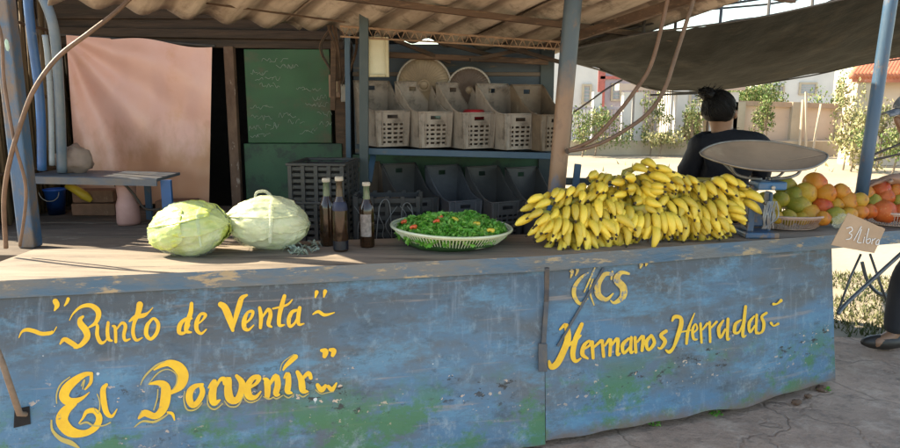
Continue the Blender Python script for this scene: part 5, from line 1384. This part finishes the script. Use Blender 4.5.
# customer leaning in from the right edge
PX = 2.60; PY = 3.72
t = thing('person', 'customer in cap and dark trousers leaning over the right end', 'person', (PX, PY, 0))
Hc = P(915, 112, 3.62) - Vector((PX, PY, 0))
hx, hy, hz = Hc.x, Hc.y, Hc.z
N = {'pelvis': ((.28, .05, .78), (.13, .10)), 'waist': ((.24, .04, .90), (.12, .09)), 'chest': ((.14, .0, 1.06), (.145, .10)), 'uchest': ((.06, -.03, 1.15), (.11, .08)),
     'neck': ((hx + .06, hy + .01, hz - .10), .048), 'skull0': ((hx + .02, hy, hz - .06), (.055, .06)), 'skull1': ((hx, hy, hz), (.076, .088)), 'skull2': ((hx + .01, hy, hz + .06), (.055, .06)), 'chin': ((hx - .055, hy, hz - .085), .03), 'nose': ((hx - .10, hy, hz - .02), .012)}
E = [('pelvis', 'waist'), ('waist', 'chest'), ('chest', 'uchest'), ('uchest', 'neck'), ('neck', 'skull0'), ('skull0', 'skull1'), ('skull1', 'skull2'), ('skull0', 'chin'), ('chin', 'nose')]
el = P(925, 178, 3.5) - Vector((PX, PY, 0)); wr = P(893, 179, 3.42) - Vector((PX, PY, 0))
an = G(893, 336, .07) - Vector((PX, PY, 0))
for s, sn in ((-1, 'l'), (1, 'r')):
    if sn == 'l': N['lsh'] = ((.08, -.18, 1.13), .052); N['lel'] = (tuple(el), .042); N['lwr'] = (tuple(wr), .028); N['lan'] = (tuple(an), .038); N['lkn'] = ((an.x + .03, an.y - .0, .43), .060); N['lhip'] = ((.24, -.05, .74), .082); N['ltoe'] = ((an.x - .13, an.y - .03, .035), .030)
    else: N['rsh'] = ((.10, .16, 1.14), .052); N['rel'] = ((.02, .26, .90), .042); N['rwr'] = ((-.02, .10, .80), .028); N['ran'] = ((.34, .16, .08), .038); N['rkn'] = ((.28, .15, .43), .060); N['rhip'] = ((.28, .14, .74), .082); N['rtoe'] = ((.20, .15, .035), .030)
    E += [('uchest', sn + 'sh'), (sn + 'sh', sn + 'el'), (sn + 'el', sn + 'wr'), ('pelvis', sn + 'hip'), (sn + 'hip', sn + 'kn'), (sn + 'kn', sn + 'an'), (sn + 'an', sn + 'toe')]
hand_nodes(N, E, 'lwr', (-1, -.1, -.12), (0, 1, 0), 'l'); hand_nodes(N, E, 'rwr', (-.7, -.6, -.2), (-.6, .7, 0), 'r')
add_mesh('body', skin_mesh('body', N, E), M_skin, t)
garment(['pelvis', 'waist', 'chest', 'uchest', 'lsh', 'rsh'], E, .024, 'shirt', mat('shirt_brown', (.12, .085, .065), (.08, .055, .045), 9, rough=.85), t, N)
garment(['pelvis', 'lhip', 'lkn', 'lan', 'rhip', 'rkn', 'ran'], E, .020, 'trousers', M_jean, t, N)
for p in (an + Vector((-.055, -.01, -.03)), Vector((.28, .16, .04))):
    mb = MB(); blob(mb, Vector((p.x, p.y, .04)), (.125, .043, .042), 1, .05); part('shoe', mb, M_shoe, t, smooth=True, world=False)
mb = MB()
mb.grid(lambda a, b: Vector((hx + .0, hy, hz + .02)) + Vector((.098 * math.sin(math.pi / 2 * b) * math.cos(6.2832 * a), .098 * math.sin(math.pi / 2 * b) * math.sin(6.2832 * a), .085 * math.cos(math.pi / 2 * b))), 32, 10)
mb.grid(lambda a, b: Vector((hx - .08 - .075 * b, hy + (a - .5) * .15 * (1 - .35 * b), hz + .022 - .025 * b - .02 * (2 * a - 1) ** 2)), 8, 4)
part('cap', mb, M_capg, t, smooth=True, world=False, mods=solid(.004))
for s in (-1, 1):
    mb = MB(); blob(mb, Vector((hx - .078, hy + s * .03, hz + .002)), (.010, .010, .008), 0, 0, 1, 8); part('eye', mb, M_rim, t, smooth=True, world=False)
    mb = MB(); blob(mb, Vector((hx + .01, hy + s * .09, hz - .015)), (.018, .010, .028), 0, .1, 1, 8); part('ear', mb, M_skin, t, smooth=True, world=False)

# ------------------------------------------------------------------ across the road
def building(name, lb, px0, px1, vtop, Y, dep, m, wins=(), trims=(), vb=155, cat='house', grp=None, roof=None):
    a, b = P(px0, vtop, Y), P(px1, vtop, Y); t = thing(name, lb, cat, ((a.x + b.x) / 2, Y, 0), grp)
    mb = MB(); mb.box(((a.x + b.x) / 2, Y + dep / 2, a.z / 2 - .02), (b.x - a.x, dep, a.z + .04)); part('wall', mb, m, t)
    for (x0, x1, v0, v1) in wins:
        p, q = P(x0, v0, Y), P(x1, v1, Y); f = MB(); fr_ = .07
        w, h = q.x - p.x, p.z - q.z; cx, cz = (p.x + q.x) / 2, (p.z + q.z) / 2
        for s in (-1, 1): f.box((cx + s * (w / 2), Y - .03, cz), (fr_, .08, h + fr_)); f.box((cx, Y - .032, cz + s * (h / 2)), (w, .07, fr_))
        fo = part('window', f, M_curb, t); g_ = MB(); g_.box((cx, Y - .012, cz), (w, .03, h)); part('pane', g_, M_window, fo)
        sl = MB()
        for k in range(5): sl.box((cx, Y - .035, cz - h / 2 + h * (k + .5) / 5), (w, .02, .03))
        part('louvres', sl, M_lilac, fo)
    for (x0, x1, v0, v1, tm) in trims:
        p, q = P(x0, v0, Y), P(x1, v1, Y); f = MB(); f.box(((p.x + q.x) / 2, Y - .04, (p.z + q.z) / 2), (q.x - p.x, .10, p.z - q.z)); part('trim', f, tm, t)
    return t
building('white_house', 'bright white house with a louvred window beyond the middle pole', 540, 599, 52, 23, 2, M_whitew, [(583, 590, 85, 103), (560, 568, 85, 103)])
building('lilac_house', 'pale lilac house with red trim beyond the fence', 600, 668, 66, 26, 1.5, M_lilac, [(612, 620, 84, 100)], [(600, 668, 76, 79, M_redt), (598, 602, 70, 150, M_redt), (634, 637, 76, 110, M_redt)])
building('white_house', 'low white house seen under the tarp beside the bun', 672, 735, 80, 24, 1.5, M_whitew, [(690, 698, 92, 104)])
building('white_block', 'white two storey block with small windows right of the tree', 764, 836, 60, 29, 1.2, M_whitew, [(800, 815, 83, 94), (774, 783, 86, 92)], [(764, 836, 60, 63, M_lilac)])
# tiled house at right
t = building('tiled_house', 'peach house with orange tiled roof behind the right pole', 858, 1010, 74, 14.5, .45, M_peach, [(905, 930, 95, 125)])
mb = MB(); a = P(852, 76, 14.1); b = P(1020, 76, 14.1); c = P(872, 50, 15.6); d = P(1015, 50, 15.6)
nr_ = 46
for i in range(nr_):
    t0, t1 = i / nr_, (i + .55) / nr_
    mb.tube([a.lerp(b, t0), c.lerp(d, t0)], .075, 6)
mb.add([a, b, d, c], [(0, 1, 2, 3)]); mb.add([a - Vector((0, 0, .12)), b - Vector((0, 0, .12)), b, a], [(0, 1, 2, 3)])
part('roof', mb, M_tile, t, smooth=True)
mb = MB(); p, q = P(848, 76, 14.3), P(858, 152, 14.3); mb.bar(P(862, 80, 14.3), P(850, 150, 14.3), .3, .3, up=Vector((0, -1, 0))); part('column', mb, M_curb, t)
# perimeter wall and fence
YR = 17.3
a, b = P(734, 104, YR), P(846, 108, YR)
t = thing('boundary_wall', 'long peach plastered boundary wall across the road', 'wall', ((a.x + b.x) / 2, YR, 0))
mb = MB(); mb.box(((a.x + b.x) / 2, YR + .1, a.z / 2 - .02), (b.x - a.x, .2, a.z)); part('wall_face', mb, M_peach, t)
mb = MB(); mb.bar((a.x - .1, YR + .08, a.z + .03), (b.x + .1, YR + .08, a.z - .06), .34, .12); part('coping', mb, mat('coping_tan', (.45, .32, .22), rough=.9), t)
for x in (734, 792, 838):
    mb = MB(); q = P(x, 104, YR); mb.box((q.x + .1, YR + .02, q.z / 2), (.28, .30, q.z + .1)); part('pillar', mb, M_curb, t)
mb = MB(); p0, p1 = P(728, 140, YR - .4), P(885, 140, YR - .4); mb.box(((p0.x + p1.x) / 2, YR - .3, p0.z / 2 - .02), (p1.x - p0.x, .45, p0.z)); part('plinth', mb, M_curb, t)
t = thing('garden_fence', 'pale fence with white pillars and rails across the road', 'fence', (P(640, 150, YR).x, YR, 0))
p0, p1 = P(500, 140, YR), P(734, 140, YR)
mb = MB(); mb.box(((p0.x + p1.x) / 2, YR, p0.z / 2 - .02), (p1.x - p0.x, .3, p0.z + .02)); part('plinth', mb, M_curb, t)
for x in (556, 597, 627, 638, 680, 714, 733):
    q = P(x, 92, YR); mb = MB(); mb.box((q.x, YR, q.z / 2), (.20, .26, q.z)); part('pillar', mb, M_whitew, t)
q0_, q1_ = P(617, 87, YR), P(742, 87, YR); mb = MB(); mb.box(((q0_.x + q1_.x) / 2, YR, q0_.z), (q1_.x - q0_.x, .42, .16)); part('coping', mb, mat('coping_pink', (.48, .34, .27), (.5, .4, .33), 2, rough=.9), t)
q0_, q1_ = P(560, 108, YR), P(626, 108, YR); mb = MB(); mb.box(((q0_.x + q1_.x) / 2, YR, q0_.z), (q1_.x - q0_.x, .10, .06)); 
for k in range(70):
    x = P(500, 0, YR).x + k * .085; 
    if x < q1_.x: mb.box((x, YR, q0_.z / 2), (.022, .022, q0_.z))
part('railings', mb, M_lilac, t)
mb = MB()
for k in range(34):
    x = P(640, 0, YR).x + k * .06
    if x < P(678, 0, YR).x: mb.box((x, YR, 1.2), (.018, .018, 2.2))
part('railings', mb, M_curb, t)
q0_, q1_ = P(683, 112, YR), P(711, 152, YR); mb = MB(); mb.box(((q0_.x + q1_.x) / 2, YR - .02, q0_.z / 2), (q1_.x - q0_.x, .06, q0_.z)); 
gt = part('gate', mb, M_gate, t, label='brown wooden gate'); mb = MB()
for k in range(7): mb.box((q0_.x + (q1_.x - q0_.x) * (k + .5) / 7, YR - .06, q0_.z / 2), (.03, .02, q0_.z))
part('gate_bars', mb, M_brown, gt)

def tree(lb, u, v, Y, r, n, size, mats, trunk=True, name='tree', cat='tree', grp='trees and shrubs across the road'):
    c = P(u, v, Y); t = thing(name, lb, cat, (c.x, c.y, 0), grp)
    mb = MB(); leafcloud(mb, c, r, int(n * (3.2 if name == 'tree' else 1.9)), size * .62, 0, 1, clumps=16 if name == 'tree' else 10); part('crown', mb, mats, t)
    mb = MB(); mb.tube([(c.x, c.y, -.02), (c.x + .05, c.y, c.z * .5), (c.x, c.y, c.z)], [.09, .07, .04] if trunk else [.02, .018, .01], 8)
    for k in range(5):
        a = random.uniform(0, 6.3); mb.tube([(c.x, c.y, c.z * .6), (c.x + math.cos(a) * r[0] * .6, c.y + math.sin(a) * r[1] * .6, c.z + r[2] * .3)], [.035, .012] if trunk else [.010, .005], 6)
    part('trunk', mb, M_trunk, t)
tree('leafy green tree above the peach wall right of the bun', 752, 97, 19.5, (.75, .7, .55), 1500, .075, [M_leaf, M_leafy])
tree('tall green tree between the white block and tiled house', 846, 98, 20, (.55, .6, 1.2), 1500, .08, [M_leaf, M_leafy])
tree('green sapling before the peach wall under the tree', 766, 112, 16.6, (.18, .2, .45), 260, .06, [M_leaf, M_leafy], False)
tree('small shrub beside the gate in front of the fence', 692, 122, 16.6, (.30, .25, .45), 420, .055, [M_leafy, M_leaf], False, 'shrub', 'shrub')
tree('green shrub behind the railings left of the white pillars', 596, 126, 16.8, (.55, .4, .5), 700, .06, [M_leafy, M_leaf], False, 'shrub', 'shrub')
tree('spindly shrub climbing the left railings by the pole', 583, 128, 16.6, (.3, .3, .4), 350, .06, [M_leafy, M_leaf], False, 'shrub', 'shrub')
tree('low flowering shrub between the pillars and the gate', 660, 138, 16.7, (.5, .3, .28), 600, .06, [M_leafy, M_dry], False, 'shrub', 'shrub')
tree('thin climbing plant behind the two white pillars', 652, 116, 16.9, (.22, .2, .5), 300, .06, [M_leafy, M_leaf], False, 'shrub', 'shrub')
tree('narrow green plant before the peach wall behind the scale', 754, 126, 16.5, (.10, .1, .5), 220, .05, [M_leafy, M_leaf], False, 'shrub', 'shrub')
tree('dry straw coloured bush left of the right pole', 855, 128, 13.2, (.42, .35, .48), 520, .07, [M_dry, M_leafy], False, 'shrub', 'shrub')
tree('upright dry stalks beside the tiled house column', 848, 118, 13.5, (.20, .3, .6), 300, .06, [M_dry, M_leafy], False, 'shrub', 'shrub')
tree('green roadside bush at the right edge behind the pole', 896, 140, 12.5, (.45, .4, .3), 600, .06, [M_leafy, M_leaf], False, 'shrub', 'shrub')
tree('yellow green bush right of the tiled house column', 882, 118, 13.4, (.3, .3, .4), 260, .06, [M_dry, M_leafy], False, 'shrub', 'shrub')
for i, (u, v0, u1) in enumerate(((803, 100, 799), (821, 104, 812), (806, 92, 806), (702, 96, 702))):
    mb = MB(); mb.tube([G(u1, 156, 0), P(u, v0, 16.9)], .03, 6)
    solo('stake', mb, M_curb, ['pale stake leaning on the peach wall, left one', 'pale stake leaning on the peach wall, right one', 'tall thin stake standing between the leaning stakes', 'thin pole standing before the brown gate'][i], 'stake', group='stakes against the wall')
# low weeds at the counter's foot
for i, (u, v) in enumerate(((655, 427), (716, 416), (824, 392))):
    c = G(u, v, .0); mb = MB()
    for k in range(34):
        a = random.uniform(0, 6.3); l = random.uniform(.010, .03); p = c + Vector((math.cos(a) * l, math.sin(a) * l * .5, .004)); s = random.uniform(.005, .010)
        e_ = Euler((random.gauss(0, .6), random.gauss(0, .6), a)).to_matrix(); p.z += random.uniform(.003, .02)
        mb.add([p + e_ @ Vector(w) for w in ((-s, 0, 0), (0, -s * .6, 0), (s, 0, 0), (0, s * .6, 0))], [(0, 1, 2, 3)])
    solo('weed', mb, M_herb, ['small weed at the counter foot under the word Hermanos', 'tiny weed at the counter foot under the word Herradas', 'tiny weed beside the stones at the counter corner'][i], 'weed', group='weeds at the counter foot')
for i, (u, v, s) in enumerate(((797, 402, .022), (808, 396, .016), (822, 389, .026))):
    mb = MB(); blob(mb, G(u, v, .012), (s, s * .8, s * .6), i, .5, 2, 8); solo('stone', mb, M_post, ['largest left stone at the counter corner', 'smallest stone between two at the counter corner', 'brown stone right under the counter corner'][i], 'stone', smooth=True, group='stones at the counter corner')

# ------------------------------------------------------------------ light
SUN = Vector((-.75, .24, .66)).normalized()
w = bpy.data.worlds.new('World'); sc.world = w; w.use_nodes = True
nt = w.node_tree; bg = nt.nodes['Background']; sky = nt.nodes.new('ShaderNodeTexSky'); sky.sky_type = 'NISHITA'; sky.sun_disc = False
sky.sun_elevation = math.asin(SUN.z); sky.sun_rotation = math.atan2(SUN.x, SUN.y); sky.dust_density = .7
nt.links.new(sky.outputs[0], bg.inputs[0]); bg.inputs[1].default_value = .135
sd = bpy.data.lights.new('sun', 'SUN'); sd.energy = 4.6; sd.angle = R(.53); sd.color = (1, .93, .82)
so = bpy.data.objects.new('sun', sd); col.objects.link(so); so.rotation_euler = (-SUN).to_track_quat('-Z', 'Y').to_euler(); so.location = (-5, 5, 8)

# ------------------------------------------------------------------ camera
cd = bpy.data.cameras.new('camera'); co = bpy.data.objects.new('camera', cd); col.objects.link(co)
co.location = (0, 0, H); co.rotation_euler = (R(90) - PITCH, 0, 0)
cd.sensor_fit = 'HORIZONTAL'; cd.sensor_width = 36; cd.lens = 36 * F / 900; cd.clip_end = 1500; cd.clip_start = .05
sc.camera = co
vs = sc.view_settings; vs.view_transform = 'Standard'; vs.look = 'None'; vs.gamma = 1; vs.use_curve_mapping = False; vs.exposure = 1.78
vs.use_white_balance = True; vs.white_balance_temperature = 7700; vs.white_balance_tint = 6
sc.cycles.max_bounces = 8; sc.cycles.transparent_max_bounces = 12; sc.cycles.diffuse_bounces = 5
